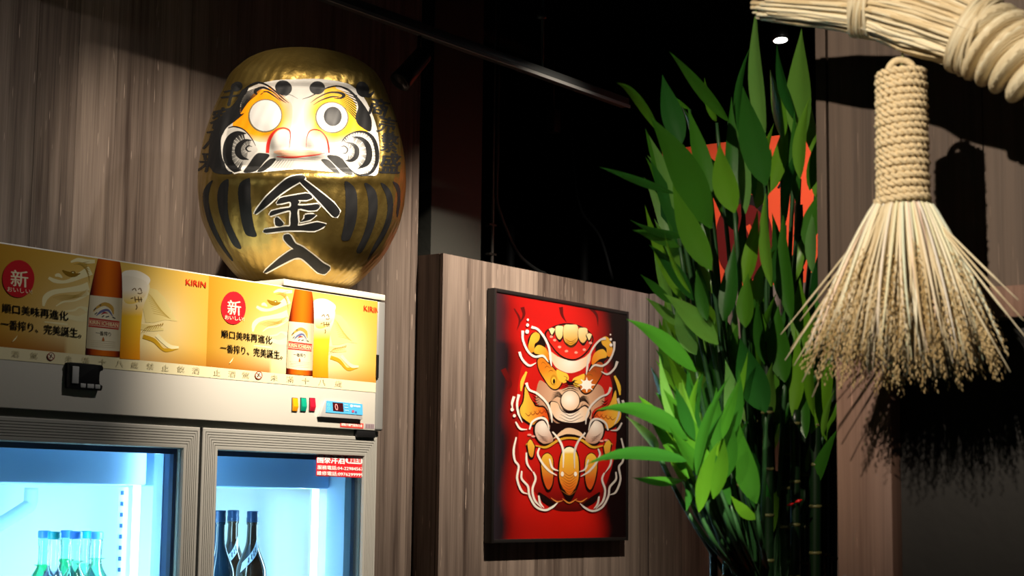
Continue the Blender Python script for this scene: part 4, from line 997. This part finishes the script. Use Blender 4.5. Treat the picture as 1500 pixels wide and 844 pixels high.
# ears of the headdress
for sx in (1, -1):
    M = (lambda pts: pts) if sx == 1 else (lambda pts: [(1000-p[0]-(0 if True else 0),)+(p[1]+30,)+tuple(p[2:]) for p in pts])
    T = lambda *pts: Q1(*M(list(pts)))
    PL(T(*crom([(270,190),(315,250),(320,330),(350,380),(370,440),(330,470),(250,360),(200,320),(190,240),(225,185)], 4, True)), DK)
    PL(T(*crom([(200,250),(215,205),(245,182),(275,200),(270,240),(240,270),(235,320),(210,330),(192,290)], 5, True)), rad(YE, OR, *T((225,220))[0], 26))
    PL(T(*crom([(240,300),(270,275),(320,300),(345,350),(340,390),(290,350),(240,335)], 5, True)), rad(YE, OR, *T((260,300))[0], 20))
    # brow and eye flesh
    PL(T(*crom([(255,375),(300,360),(350,410),(400,460),(440,500),(440,560),(400,605),(350,590),(300,520),(262,450)], 5, True)), DK)
    PL(T(*crom([(262,385),(300,370),(345,415),(395,465),(430,505),(432,555),(398,595),(352,580),(306,515),(270,450)], 5, True)), rad(YE if sx == 1 else OR, OR if sx == 1 else hx('A8481a'), *T((370,540))[0], 24))
    for k in range(3): PL(T(*stroke([(285+25*k,420+28*k),(300+28*k,400+30*k),(330+25*k,425+22*k)], [1,5,1])), hx('7a4a10'))
    PL(T(*crom([(400,455),(440,470),(480,490),(485,530),(450,552),(415,530),(400,490)], 4, True)), YE); PL(T(*stroke([(450,500),(475,515),(455,540)], [2,5,2])), hx('7a4a10'))
    # cheek flame
    PL(T(*crom([(165,560),(200,640),(250,710),(310,720),(345,780),(350,860),(300,800),(240,870),(170,840),(130,800),(120,740),(150,680)], 4, True)), DK)
    PL(T(*crom([(172,575),(205,655),(250,722),(305,732),(335,790),(338,840),(300,790),(240,855),(178,825),(142,790),(132,740),(160,680)], 4, True)), lambda x, y: lerp(YE, hx('D8501a'), abs(x-Q1((160 if sx == 1 else 840, 0))[0][0])/30), 4)
    for k in range(5): PL(T(*stroke([(170+32*k,770-8*k),(195+32*k,790-6*k),(220+32*k,760-6*k)], [1.5,6,1.5])), hx('8a2c10'))
    # hatching beside the nose
    for k in range(5): PL(T(*stroke([(352+4*k,690-16*k),(400+3*k,650-8*k),(440,665-5*k)], [1,5,2])), DK)
    # side scales
    PL(T(*stroke([(180,470),(150,540),(140,610)], [14,26,10])), YE)
    for k in range(4): PL(T(*stroke([(225+3*k,640+22*k),(250,660+20*k),(275,650+18*k)], [1.5,5,1.5])), DK)
PL(Q1(*ell(378,528,24,38)), hx('C48A20')); PL(Q1(*ell(379,535,16,26)), YE); PL(Q1(*ell(380,540,9,18)), DK)
for k in range(8):
    a = k*math.pi/4; PL(Q1(*stroke([(618,565),(618+62*math.cos(a),565+55*math.sin(a))], [26,3], 2)), hx('FFF8F0'))
PL(Q1(*ell(618,565,36,34)), hx('FFF8F0'))
PL(Q1(*stroke([(470,530),(500,555),(535,530)], [6,22,6])), DK)
# mouth cavity, muzzle, nose
PL(Q2(*crom([(318,60),(360,90),(440,80),(530,80),(575,60),(560,140),(530,190),(440,190),(345,180),(320,130)], 4, True)), DK)
PL(Q1(*crom([(345,690),(400,690),(440,740),(500,760),(560,735),(610,710),(650,760),(620,830),(560,850),(480,850),(400,830),(355,770)], 5, True)), DK)
PL(Q1(*crom([(355,695),(405,698),(445,750),(500,770),(560,745),(605,722),(640,765),(612,818),(555,838),(480,838),(405,818),(365,765)], 5, True)), rad(CR, SK, *Q1((500,800))[0], 26), 5)
for k in range(3): PL(Q1(*stroke([(440-12*k,760+20*k),(500,792+20*k),(565+12*k,755+20*k)], [1.5,5,1.5])), hx('5a3424'))
PL(Q1(*stroke([(410,700),(440,755),(505,770),(560,745),(590,700)], [2,7,8,7,2])), DK)
for k in range(4): PL(Q1(*stroke([(440-4*k,610-14*k),(500,588-14*k),(560+6*k,610-14*k)], [1.5,5,1.5])), DK)
PL(Q1(*ell(498,680,72,78)), DK); PL(Q1(*ell(498,680,66,72)), rad(hx('FFF8EC'), SK, *Q1((490,670))[0], 17), 4)
# jaw corners
for sx in (1, -1):
    T = lambda *pts: Q2(*[((p[0] if sx == 1 else 878-p[0]),)+tuple(p[1:]) for p in pts])
    PL(T(*crom([(215,90),(260,60),(290,80),(325,140),(345,195),(330,225),(270,235),(225,195),(205,140)], 4, True)), DK)
    PL(T(*crom([(225,95),(262,72),(285,90),(315,145),(335,195),(320,215),(270,222),(232,190),(216,140)], 4, True)), rad(CR, hx('B8846a'), *T((270,100))[0], 28), 4)
    for k in range(4): PL(T(*stroke([(228+6*k,150+14*k),(262+8*k,175+10*k),(300,180+10*k)], [1,4,1])), hx('5a3020'))
    # belly petals
    for cx_, y0, y1, w in ((185,195,320,32),(295,285,530,42)):
        PL(T(*crom([(cx_-w,y0+40),(cx_,y0-6),(cx_+w,y0+40),(cx_+w+2,y1-60),(cx_+20,y1),(cx_-10,y1-10),(cx_-w+5,y1-90)], 4, True)), DK)
        PL(T(*crom([(cx_-w+5,y0+40),(cx_,y0),(cx_+w-5,y0+40),(cx_+w-4,y1-70),(cx_+16,y1-12),(cx_-6,y1-24),(cx_-w+12,y1-100)], 4, True)), lambda x, y: lerp(YE, hx('C8501a'), (y-T((0,y0))[0][1])/40), 5)
    PL(T(*stroke([(240,540),(290,590),(350,620)], [10,40,8])), DK)
    PL(T(*stroke([(320,575),(360,600),(400,592)], [3,10,3])), hx('D8803a'))
# lip line and central petal
PL(Q2(*stroke([(220,235),(290,245),(370,200),(440,185),(520,200),(590,245),(660,235)], [8,16,16,14,16,16,8])), hx('D8A030'))
PL(Q2(*stroke([(335,190),(400,150),(440,140),(500,155),(545,190)], [4,30,40,30,4])), SK)
PL(Q2(*stroke([(380,180),(440,168),(500,180)], [3,14,3])), DK)
PL(Q2(*crom([(370,340),(395,260),(440,235),(485,260),(508,340),(508,460),(480,540),(440,600),(400,545),(368,460)], 5, True)), DK)
PL(Q2(*crom([(378,340),(400,268),(440,244),(480,268),(500,340),(498,455),(472,520),(440,552),(405,520),(376,455)], 5, True)), lambda x, y: lerp(hx('FFF4C8') if y < 662 else YE, hx('D8601a'), (y-668)/50), 4)
for k in range(8): PL(Q2(*stroke([(395-3*k%12,400+18*k),(440,430+18*k),(485,400+18*k)], [1.5,5,1.5])), hx('A85a14'))
PL(Q2(*stroke([(395,580),(440,608),(490,580)], [4,10,4])), hx('D8803a'))
for x, y in ((180,165),(205,175),(650,205),(680,200)): PL(Q2(*ell(x, y, 14, 7)), hx('F0A090'))
# white flourishes, mirrored
fl_ = [((215,145),(260,160),(310,220),(345,300),(355,380),(362,430)), ((152,170),(155,240),(190,320),(240,360),(300,355),(340,400)), ((128,325),(150,380),(200,425),(250,405)), ((178,550),(200,600),(260,630),(330,700),(360,780),(365,840)), ((90,650),(75,700),(80,740)), ((125,635),(112,700),(120,770),(150,840))]
for f_ in fl_:
    PL(Q1(*stroke(f_, [20]+[16]*(len(f_)-2)+[5])), CR)
    PL(Q1(*stroke([(965-p[0]*.97, p[1]*.93+92-(20 if p[1] > 500 else 0)) for p in f_], [20]+[14]*(len(f_)-2)+[5])), hx('D8CFC8'))
fl2 = [((95,180),(78,260),(85,330),(110,370),(100,450),(130,530),(170,550)), ((130,400),(130,450),(170,500),(180,560),(220,630),(280,655),(330,635),(365,605)), ((205,405),(220,450),(200,520),(215,590),(260,640)), ((240,560),(250,610),(275,640)), ((245,250),(235,290),(265,350),(310,400),(360,430)), ((310,320),(330,380),(370,400)), ((160,280),(165,350),(200,405)), ((330,145),(375,200),(400,270),(400,380)), ((90,80),(120,125),(165,130)), ((180,130),(200,80),(250,55),(290,70),(310,130))]
for f_ in fl2:
    PL(Q2(*stroke(f_, [10]+[14]*(len(f_)-2)+[4])), CR)
    PL(Q2(*stroke([(872-p[0]*.995+(0), p[1]+6) for p in f_], [10]+[13]*(len(f_)-2)+[4])), hx('D8CFC8'))
for x, y, r_ in ((190,92,8),(188,130,11),(185,178,14),(790,200,6),(792,235,9),(794,275,11),(75,745,12),(92,790,11)): PL(Q1(*ell(x, y, r_, r_*1.1)), CR)
for x, y, r_ in ((394,420,13),(480,420,13)): PL(Q2(*ell(x, y, r_*.8, r_*1.2)), CR)
pp.build('printed_picture', mat('print_satin', attr=True, rough=.32), pic)
# ------------------------------------------------------------------ lucky bamboo
def leaf_material():
    m = bpy.data.materials.new('leaf_green'); m.use_nodes = True; nt = m.node_tree; N = nt.nodes; L = nt.links; b = N['Principled BSDF']; out = N['Material Output']
    oi = N.new('ShaderNodeObjectInfo'); r = N.new('ShaderNodeValToRGB'); e = r.color_ramp.elements
    e[0].position = 0; e[0].color = (.010,.075,.010,1); e[1].position = .8; e[1].color = (.11,.27,.012,1); x = e.new(.5); x.color = (.035,.145,.009,1); x = e.new(1.); x.color = (.10,.24,.06,1)
    L.new(oi.outputs['Random'], r.inputs[0]); L.new(r.outputs[0], b.inputs['Base Color']); b.inputs['Roughness'].default_value = .36
    tc = N.new('ShaderNodeTexCoord'); w = N.new('ShaderNodeTexNoise'); w.inputs['Scale'].default_value = 40; L.new(tc.outputs['Object'], w.inputs['Vector'])
    bp = N.new('ShaderNodeBump'); bp.inputs['Strength'].default_value = .12; bp.inputs['Distance'].default_value = .003; L.new(w.outputs[0], bp.inputs['Height']); L.new(bp.outputs[0], b.inputs['Normal'])
    t = N.new('ShaderNodeBsdfTranslucent'); hs = N.new('ShaderNodeHueSaturation'); hs.inputs['Value'].default_value = 1.8; hs.inputs['Hue'].default_value = .485; L.new(r.outputs[0], hs.inputs['Color']); L.new(hs.outputs[0], t.inputs[0])
    mx = N.new('ShaderNodeMixShader'); mx.inputs[0].default_value = .28; L.new(b.outputs[0], mx.inputs[1]); L.new(t.outputs[0], mx.inputs[2]); L.new(mx.outputs[0], out.inputs[0]); return m
PD = 1.22                                        # the whole plant stands behind the partition's edge
def AtP(px, py, D): return At(px, py, D=D*PD)
leafm = leaf_material(); canem = mat('cane_green', (.004,.016,.004), .35, var=.3, bscale=8); nodem = mat('cane_ring', (.10,.095,.03), .5)
stemm = mat('shoot_green', (.015,.06,.015), .5)
PC = AtP(1130, 840, D=2.5); PBZ = 1.06
plant = thing('lucky_bamboo', 'tall dense lucky bamboo with long green leaves beside the wooden partition', 'plant', (PC.x, PC.y, PBZ))
rnd = random.Random(11)
nleaf = 0
def leaf(B, T, wid, bend=None, roll=0., fold=.25, name='leaf'):
    global nleaf
    B, T = Vector(B), Vector(T); ax = T-B; L_ = ax.length; ax.normalize()
    side = ax.cross(FWD).normalized(); nrm = side.cross(ax).normalized()
    R_ = Matrix.Rotation(roll, 3, ax); side = R_ @ side; nrm = R_ @ nrm
    if bend is None: bend = rnd.uniform(-.06, .06)
    bs = (RIGHT*rnd.uniform(-.5,.5)*.0 + nrm*rnd.uniform(-.5,.5)+side*bend*6) if bend else Vector((0,0,0))
    n = 11; vs = []
    for i in range(n+1):
        t = i/n; w = wid*.5*(math.sin(math.pi*t**.74)**1.1)*(1-.28*t)+wid*.03*(1-t)
        c = B+ax*L_*t+side*(bend*L_*4*t*(1-t))-Vector((0,0,1))*(L_*.05*t*t)
        c += nrm*(.04*L_*math.sin(math.pi*t)*1.0)
        for s_ in (-1, -.5, 0, .5, 1): vs.append(c+side*w*s_+nrm*(abs(s_)*w*fold))
    fs = [(5*i+k, 5*i+k+1, 5*i+k+6, 5*i+k+5) for i in range(n) for k in range(4)]
    q = MB(); q.add(vs, fs, None, True); nleaf += 1
    return q.build(name, leafm, plant)
def shoot(base, D, r=.004):
    bx = 1128+(base[0]-1128)*.32+rnd.uniform(-14, 14); 
    p = [AtP(base[0], base[1], D=D), AtP(base[0]+(bx-base[0])*.45, base[1]+(870-base[1])*.45, D=D+.03), AtP(bx, 850, D=2.5+rnd.uniform(-.05,.05))]
    p = [Vector(a) for a in crom([tuple(a) for a in p], 6)]; p.append(Vector((p[-1].x, p[-1].y, PBZ+.08)))
    q = MB(); q.tube(p, [r*.7]+[r]*(len(p)-1), 7); q.build('stem', stemm, plant)
hero = [ # base, tip, width px, depth base, depth tip, roll, bend
 (1120,205,1108,-2,26,2.36,2.30,.2,.02),(1172,215,1174,32,42,2.42,2.36,.1,0),(1068,178,980,66,26,2.34,2.24,.5,-.03),(998,212,970,103,36,2.36,2.34,-.2,.02),
 (968,196,903,113,22,2.32,2.2,.6,-.1),(1042,335,950,158,54,2.30,2.22,.1,-.04),(1042,285,1008,150,30,2.38,2.36,-.4,.02),(1122,272,1088,118,46,2.30,2.26,-.1,.02),
 (1084,200,1099,62,16,2.42,2.42,.5,.05),(1146,205,1128,96,30,2.44,2.4,-.9,.03),(1166,176,1138,58,22,2.40,2.38,.5,.03),(1076,312,1054,203,40,2.26,2.24,0,.04),
 (990,284,877,234,18,2.30,2.16,.7,-.03),(1042,396,985,262,40,2.28,2.26,0,.03),(1008,345,922,314,16,2.32,2.22,.6,.04),(996,362,926,332,20,2.30,2.24,.4,-.04),
 (1172,262,1186,136,24,2.36,2.34,.3,.03),(1150,330,1180,190,18,2.40,2.40,.4,.05),(1016,440,950,352,24,2.34,2.30,.2,-.05),(985,445,938,398,16,2.32,2.28,.4,-.02),
 (1012,430,973,335,14,2.26,2.24,.9,.03),(1020,545,917,459,28,2.26,2.18,.2,-.05),(1052,505,972,424,34,2.30,2.26,0,-.03),(1000,480,945,432,18,2.36,2.34,.4,-.03),
 (1122,604,1084,488,50,2.28,2.26,0,.03),(1160,470,1148,300,28,2.38,2.38,.2,.02),(978,612,952,530,22,2.34,2.30,-1.,.02),(1022,650,871,590,28,2.20,2.08,.25,-.09),
 (1012,676,858,669,22,2.20,2.06,.35,-.06),(1050,706,958,600,36,2.22,2.16,.2,-.06),(1030,700,990,585,30,2.26,2.24,-.1,.03),(962,662,916,604,34,2.26,2.2,-1.1,.03),
 (1036,745,985,640,26,2.24,2.22,.1,-.04),(1108,738,1084,614,38,2.24,2.22,0,.04),(1000,704,925,694,16,2.26,2.20,.5,.03),(1205,640,1223,566,12,2.44,2.42,.3,.02),
 (1060,690,1050,560,32,2.28,2.26,.1,.03),(1075,640,1062,520,30,2.32,2.30,-.2,-.03),(1020,620,1010,540,26,2.30,2.30,.2,.03),(1090,420,1110,300,26,2.36,2.36,.2,-.03),
 (1130,420,1122,270,22,2.34,2.34,.4,.02),(1060,470,1075,350,30,2.32,2.34,.1,-.03),(1020,520,990,440,30,2.34,2.32,.2,.03),(1180,520,1172,400,34,2.42,2.42,0,.02),
 (1150,560,1140,440,40,2.40,2.40,.1,.03),(1190,400,1196,290,20,2.42,2.42,.3,.02),(1200,240,1178,90,24,2.44,2.44,.3,.02),(1036,470,1020,390,22,2.28,2.28,.3,.0),
 (1110,760,1070,722,22,2.26,2.24,.5,.06),(1010,640,960,570,26,2.28,2.26,.3,-.04),(1036,680,1004,604,30,2.2,2.18,.1,.05),(1070,740,1040,640,28,2.24,2.22,.1,.04),(984,640,935,575,20,2.30,2.27,.3,-.03),
 (1050,180,1032,110,16,2.42,2.4,.5,.02),(1010,160,972,128,10,2.44,2.42,.5,.02),(1092,480,1096,395,30,2.3,2.3,.2,.0),(1030,230,998,150,22,2.44,2.42,-.9,.02)]
for (bx,by,tx,ty,w,d0,d1,rl,bd) in hero:
    leaf(AtP(bx,by,D=d0), AtP(tx,ty,D=d1), w*d0*PD/F*.98, bd, rl); shoot((bx,by), d0+(.10 if by < 560 else .015))
# bright fan at the lower left
for k in range(34):
    a = rnd.uniform(-.62, .35); ln = rnd.uniform(90, 170); bx, by = rnd.uniform(1000, 1075), rnd.uniform(640, 760)
    tx, ty = bx+ln*math.sin(a), by-ln*math.cos(a); d = rnd.uniform(2.16, 2.36)
    if tx < 930: continue
    leaf(AtP(bx,by,D=d), AtP(tx,ty,D=d-.04), rnd.uniform(15,25)*d*PD/F, rnd.uniform(-.06,.06), rnd.uniform(-.5,.5)); 
    if k % 2: shoot((bx,by), d+.02)
# inner foliage
tries = 0
while nleaf < 262 and tries < 4000:
    tries += 1
    bx = rnd.uniform(985, 1240); by = rnd.uniform(230, 800)
    left = 975 if by < 560 else 975+(by-560)*.26
    right = 1215 if by < 450 else 1240
    if bx < left+14: continue
    if by > 680 and rnd.random() < .55: continue
    if bx > 1080 and by > 540 and rnd.random() < .8: continue
    ang = math.radians(90+ (1110-bx)*.16+rnd.gauss(0, 13)); ln = rnd.uniform(85, 165); 
    tx, ty = bx+ln*math.cos(ang), by-ln*math.sin(ang)
    if tx > right or tx < 940+max(0,(by-560)*.15) or ty < 80+abs(tx-1100)*.6: continue
    if 975 < tx < 1200 and ty < 420 and rnd.random() < .85: continue       # the banner shows between the upper leaves
    d = rnd.uniform(2.40, 2.56)
    
    leaf(AtP(bx,by,D=d), AtP(tx,ty,D=d+rnd.uniform(-.05,.03)), rnd.uniform(18,32)*d*PD/F, rnd.uniform(-.05,.05), rnd.uniform(-.6,.6))
    if rnd.random() < .12: shoot((bx,by), d)
# canes with rings
k = 0
for px, top, D in ((1048,760,2.44),(1066,690,2.46),(1086,640,2.42),(1104,600,2.50),(1124,470,2.42),(1136,690,2.54),(1150,640,2.48),(1163,600,2.42),(1178,520,2.50),(1192,560,2.46),(1205,600,2.52),(1216,520,2.54),(1074,560,2.52),(1110,540,2.56),(1168,300,2.54),(1196,430,2.57)):
    a = AtP(px, 850, D=D); b = AtP(px+(px-1128)*.05, top, D=D); r = rnd.uniform(.006,.0105)
    q = MB(); pts = []; rr = []; L_ = (b-a).length; base = Vector((a.x,a.y,PBZ+.08)); n = 26
    for i in range(n+1): pts.append(base.lerp(b, i/n)); rr.append(r*(1 if i < n else .9))
    q.tube(pts, rr, 12); c_ = q.build('cane', canem, plant)
    z = base.z+rnd.uniform(.03,.09)
    while z < b.z:
        t = (z-base.z)/(b.z-base.z); p = base.lerp(b, t); q = MB(); q.lathe([(r*1.0,-.003),(r*1.16,-.001),(r*1.16,.001),(r*1.0,.003)], p, 12); q.build('cane_ring', nodem, c_); z += rnd.uniform(.055,.1)
# red ribbon, pot, stand
q = MB(); rp = [Vector((PC.x+.108*math.cos(t), PC.y+.108*math.sin(t), 1.316+.004*math.sin(3*t))) for t in np.linspace(0, 2*math.pi, 40)]
q.tube(rp, .006, 8, caps=False); q.build('red_ribbon', mat('ribbon_red', (.6,.01,.01), .4), plant)
for px, py in ((1158,739),(1170,734)):
    q = MB(); c_ = AtP(px,py,D=2.40); q.tube([c_-RIGHT*.006-UPV*.002, c_, c_+RIGHT*.006+UPV*.002], [.001,.0035,.001], 6); q.build('ribbon_end', mat('ribbon_red'), plant)
q = MB(); q.lathe([(.08,0),(.1,.01),(.125,.14),(.13,.15),(.122,.15),(.115,.135),(.003,.132)], (PC.x,PC.y,PBZ), 40); q.build('pot', mat('pot_glaze', (.25,.03,.03), .2), plant)
st = thing('plant_stand', 'dark wooden stand under the bamboo pot', 'stand', (PC.x,PC.y,0))
box('stand_top', (PC.x-.17,PC.y-.17,PBZ-.03), (PC.x+.17,PC.y+.17,PBZ-.0005), mat('stand_wood', (.05,.03,.02), .4), st, bevel=.004)
for sx in (-1,1):
    for sy in (-1,1): box('leg', (PC.x+sx*.15-.015,PC.y+sy*.15-.015,0), (PC.x+sx*.15+.015,PC.y+sy*.15+.015,PBZ-.03), mat('stand_wood'), st, bevel=.002)
print('leaves', nleaf)
# ------------------------------------------------------------------ straw bundle and hanging broom
XS = 2.26; rs2 = random.Random(5)
sx0 = At(1323, 300, X=XS); MPX = (sx0-CAMLOC).dot(FWD)/F
straw_m = mat('straw', attr=True, rough=.5, spec=.35); rope_m = mat('straw_rope', (.74,.60,.37), .75, bump=.5, bscale=260, var=.25)
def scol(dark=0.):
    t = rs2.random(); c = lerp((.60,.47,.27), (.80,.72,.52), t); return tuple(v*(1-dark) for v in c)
def ax_pt(px, py): return At(px, py, X=XS)
bund = thing('straw_bundle', 'thick pale straw bundle tied with straw bands in the upper right corner', 'straw bundle', ax_pt(1330, 30))
axp = [(1112,0),(1180,2),(1270,8),(1340,22),(1420,48),(1450,62)]; axr = [30,36,44,56,52,40]
A3 = [Vector(p) for p in crom([tuple(ax_pt(*p)) for p in axp], 8)]; AR = np.interp(np.linspace(0, len(axp)-1, len(A3)), range(len(axp)), axr)*MPX
q = MB()
for k in range(300):
    th = rs2.uniform(0, 2*math.pi); rr = rs2.uniform(.55, 1.0)**.6; s0 = int(rs2.triangular(0, 9, 1)); dth = rs2.uniform(-.25,.25); pts = []
    for i in range(s0, len(A3), 3):
        d = (A3[min(i+1,len(A3)-1)]-A3[max(i-1,0)]).normalized(); u = d.cross(Vector((0,0,1))).normalized(); w = u.cross(d)
        a = th+dth*i/len(A3); R_ = AR[i]*rr*(1+.04*math.sin(i*.7+k)); pts.append(A3[i]+(u*math.cos(a)+w*math.sin(a))*R_)
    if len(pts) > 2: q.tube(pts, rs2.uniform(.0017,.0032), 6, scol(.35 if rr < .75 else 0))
q.build('straw_stalks', straw_m, bund, kind='stuff')
def band(px0, px1, py0, py1, rpx, n):
    q = MB()
    c0, c1 = ax_pt(px0, py0), ax_pt(px1, py1); d = (c1-c0).normalized(); u = d.cross(Vector((0,0,1))).normalized(); w = u.cross(d)
    for k in range(n):
        c = c0.lerp(c1, k/(n-1)); R_ = rpx*MPX; sl = rs2.uniform(-.01,.01)
        q.tube([c+(u*math.cos(t)+w*math.sin(t))*(R_+rs2.uniform(0,.001))+d*(sl*math.sin(t)+.008*math.cos(t)) for t in np.linspace(0, 2*math.pi, 36)], rs2.uniform(.0022,.0036), 6, scol(.12), caps=False)
    q.build('straw_band', straw_m, bund, kind='stuff')
band(1258, 1282, 6, 9, 48, 9); band(1418, 1440, 48, 57, 58, 9)
# twisted thick rope that carries on to the right
tp = [(1440,58),(1490,82),(1560,120),(1650,165),(1760,205)]; T3 = [Vector(p) for p in crom([tuple(ax_pt(*p)) for p in tp], 14)]
for s_ in range(3):
    pts = []
    for i, p in enumerate(T3):
        d = (T3[min(i+1,len(T3)-1)]-T3[max(i-1,0)]).normalized(); u = d.cross(Vector((0,0,1))).normalized(); w = u.cross(d); a = i*.36+s_*2.094
        pts.append((p, u*math.cos(a)+w*math.sin(a), d))
    q = MB()
    for k in range(26):      # each ply is a hank of straws
        th = 2*math.pi*k/26; q.tube([p+o*.029+(o*math.cos(th+i*.12)+d.cross(o)*math.sin(th+i*.12))*.027 for i, (p, o, d) in enumerate(pts)], .0042, 6, scol(.05))
    q.build('rope_ply', straw_m, bund, kind='stuff')
q = MB(); q.tube([A3[20], A3[-1], T3[10], T3[-1]], [.02,.036,.03,.03], 12, (.3,.22,.12)); q.build('straw_core', straw_m, bund)
hk = T3[40]; q = MB(); q.tube([hk, (hk.x, hk.y, ZC)], .004, 8); q.build('hanging_cord', mat('cord_brown', (.2,.14,.08), .8), bund)
# ---- broom
br = thing('straw_broom', 'straw hand broom with rope wound handle and wide skirt hanging under the bundle', 'broom', sx0)
cx2, cy2 = sx0.x, sx0.y
zh0 = sx0.z; zh1 = At(1325, 104, X=XS).z; RH = .0335
q = MB(); q.lathe([(RH*.8,0),(RH*.86,.02),(RH*.86,zh1-zh0-.01),(RH*.7,zh1-zh0)], (cx2,cy2,zh0), 20, (.35,.26,.14)); q.build('handle_core', straw_m, br)
turns = 19; steps = turns*42; path = []
for i in range(steps+1):
    t = i/steps; a = 2*math.pi*turns*t; R_ = RH*(1.08 if t < .04 else 1.0)-.002*t+.0008*math.sin(a*.37)
    path.append(Vector((cx2+R_*math.cos(a), cy2+R_*math.sin(a), zh0+(zh1-zh0)*t+.0008*math.sin(a*1.7))))
def ply(path, off, ph, r, name, parent, tw=.0125):
    pts = []; s_ = 0
    for i, p in enumerate(path):
        d = (path[min(i+1,len(path)-1)]-path[max(i-1,0)]); L_ = d.length/ (2 if 0 < i < len(path)-1 else 1); d.normalize(); s_ += L_
        u = Vector((p.x-cx2, p.y-cy2, 0)).normalized(); w = d.cross(u); a = 2*math.pi*s_/tw+ph
        pts.append(p+(u*math.cos(a)+w*math.sin(a))*off)
    q = MB(); q.tube(pts, r, 6); return q.build(name, rope_m, parent)
ply(path, .0031, 0, .0034, 'rope_winding', br, .021); ply(path, .0031, math.pi, .0034, 'rope_winding', br, .021)
# loop and hook
lp = [Vector((cx2, cy2, 0))+RIGHT*x*MPX+Vector((0,0,At(1325,y,X=XS).z)) for x, y in ((-20,112),(-17,98),(-8,89),(4,88),(16,94),(22,112))]
lp = [Vector(p) for p in crom([tuple(p) for p in lp], 5)]
q = MB(); q.tube(lp, .0052, 8); q.build('hanging_loop', rope_m, br)
q = MB(); z_ = lambda y: At(1325, y, X=XS).z
q.tube([Vector((cx2,cy2,z_(y)))+RIGHT*x*MPX for x, y in ((-8,20),(-2,50),(2,70),(4,88),(0,96))], .0018, 6); q.build('wire_hook', mat('wire_green', (.12,.14,.05), .5), br)
# skirt
H = zh0-At(1323, 566, X=XS).z
q = MB(); e = MB()
def strand(th, rb, drop, r0=None):
    pts = []; n = 8; r0 = RH*.95*math.sqrt(rs2.uniform(.2, 1)) if r0 is None else r0; wv = rs2.uniform(-.016,.016)
    for i in range(n+1):
        t = i/n; R_ = r0+(rb-r0)*(t**.92)*(1.08-.08*t); dz = -drop*(t**1.06)
        a = th+wv*8*t*t; pts.append(Vector((cx2, cy2, zh0+.012))+FWD.cross(Vector((0,0,1))).normalized()*R_*math.cos(a)*1.0+Vector((FWD.x,FWD.y,0)).normalized()*R_*math.sin(a)*.78+Vector((0,0,dz)))
    return pts
for k in range(640):
    th = rs2.uniform(0, 2*math.pi); f_ = rs2.random()**.55; rb = .152*f_; drop = H*(1.03-.14*f_*f_)*rs2.uniform(.62, 1.0)
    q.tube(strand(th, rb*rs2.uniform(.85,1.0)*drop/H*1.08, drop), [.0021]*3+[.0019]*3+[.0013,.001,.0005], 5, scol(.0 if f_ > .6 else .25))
for k, (tx, ty) in enumerate(((1144,490),(1158,512),(1163,536),(1172,470),(1150,528),(1500,470),(1507,500),(1492,440),(1480,545),(1190,582),(1175,560))):
    T_ = At(tx, ty, X=XS-.02); p0 = Vector((cx2,cy2,zh0+.01)); s_ = -1 if tx < 1323 else 1
    m1 = p0+RIGHT*s_*.035+Vector((0,0,-.02)); m2 = At(1323+(tx-1323)*.62, 300+(ty-300)*.56, X=XS-.02); q.tube([Vector(p) for p in crom([tuple(m1), tuple(m2), tuple(T_)], 5)], [.0018]*8+[.0009]*3, 5, scol())
for k in range(110):     # long pale outer blades
    th = rs2.uniform(0, 2*math.pi); f_ = rs2.uniform(.6, 1.02); drop = H*(1.02-.12*f_*f_)*rs2.uniform(.75, .98); r_ = rs2.uniform(.0022,.0030)
    q.tube(strand(th, .155*f_*drop/H*1.06, drop, RH*.95), [r_]*5+[r_*.9,r_*.75,r_*.55,.0006], 5, tuple(v*rs2.uniform(.9,1.1) for v in (.82,.76,.60)))
q.build('skirt_straws', straw_m, br, kind='stuff')
# rice ears
tan1, tan2 = (.50,.34,.14), (.72,.56,.30)
for k in range(300):
    th = rs2.uniform(0, 2*math.pi); f_ = rs2.random()**.45; rb = .150*f_; drop = H*(1.06-.12*f_*f_)*rs2.uniform(.84, 1.07); pts = strand(th, rb, drop)
    pp_ = [Vector(p) for p in crom([tuple(p) for p in pts], 4)]; n = len(pp_); i = int(n*rs2.uniform(.38,.62)); col = lerp(tan1, tan2, rs2.random())
    step = .0036; a_ = 0
    while i < n-1:
        p = pp_[i]; d = (pp_[i+1]-pp_[i]); seg = max(1, int(d.length/step)); dn = d.normalized()
        for j in range(seg):
            a_ += 2.3; u = dn.cross(Vector((0,0,1)) if abs(dn.z) < .9 else Vector((1,0,0))).normalized(); w = dn.cross(u); o = (u*math.cos(a_)+w*math.sin(a_))
            c = p+d*j/seg+o*.0022; g = dn*.0032+o*.0006; s1 = dn.cross(o)*.00125; s2_ = o*.0011
            e.add([c-g, c+s1, c+s2_, c-s1, c-s2_, c+g], [(0,2,1),(0,3,2),(0,4,3),(0,1,4),(5,1,2),(5,2,3),(5,3,4),(5,4,1)], col)
        i += 1
e.build('rice_ears', straw_m, br, kind='stuff')
bpy.context.view_layer.update()
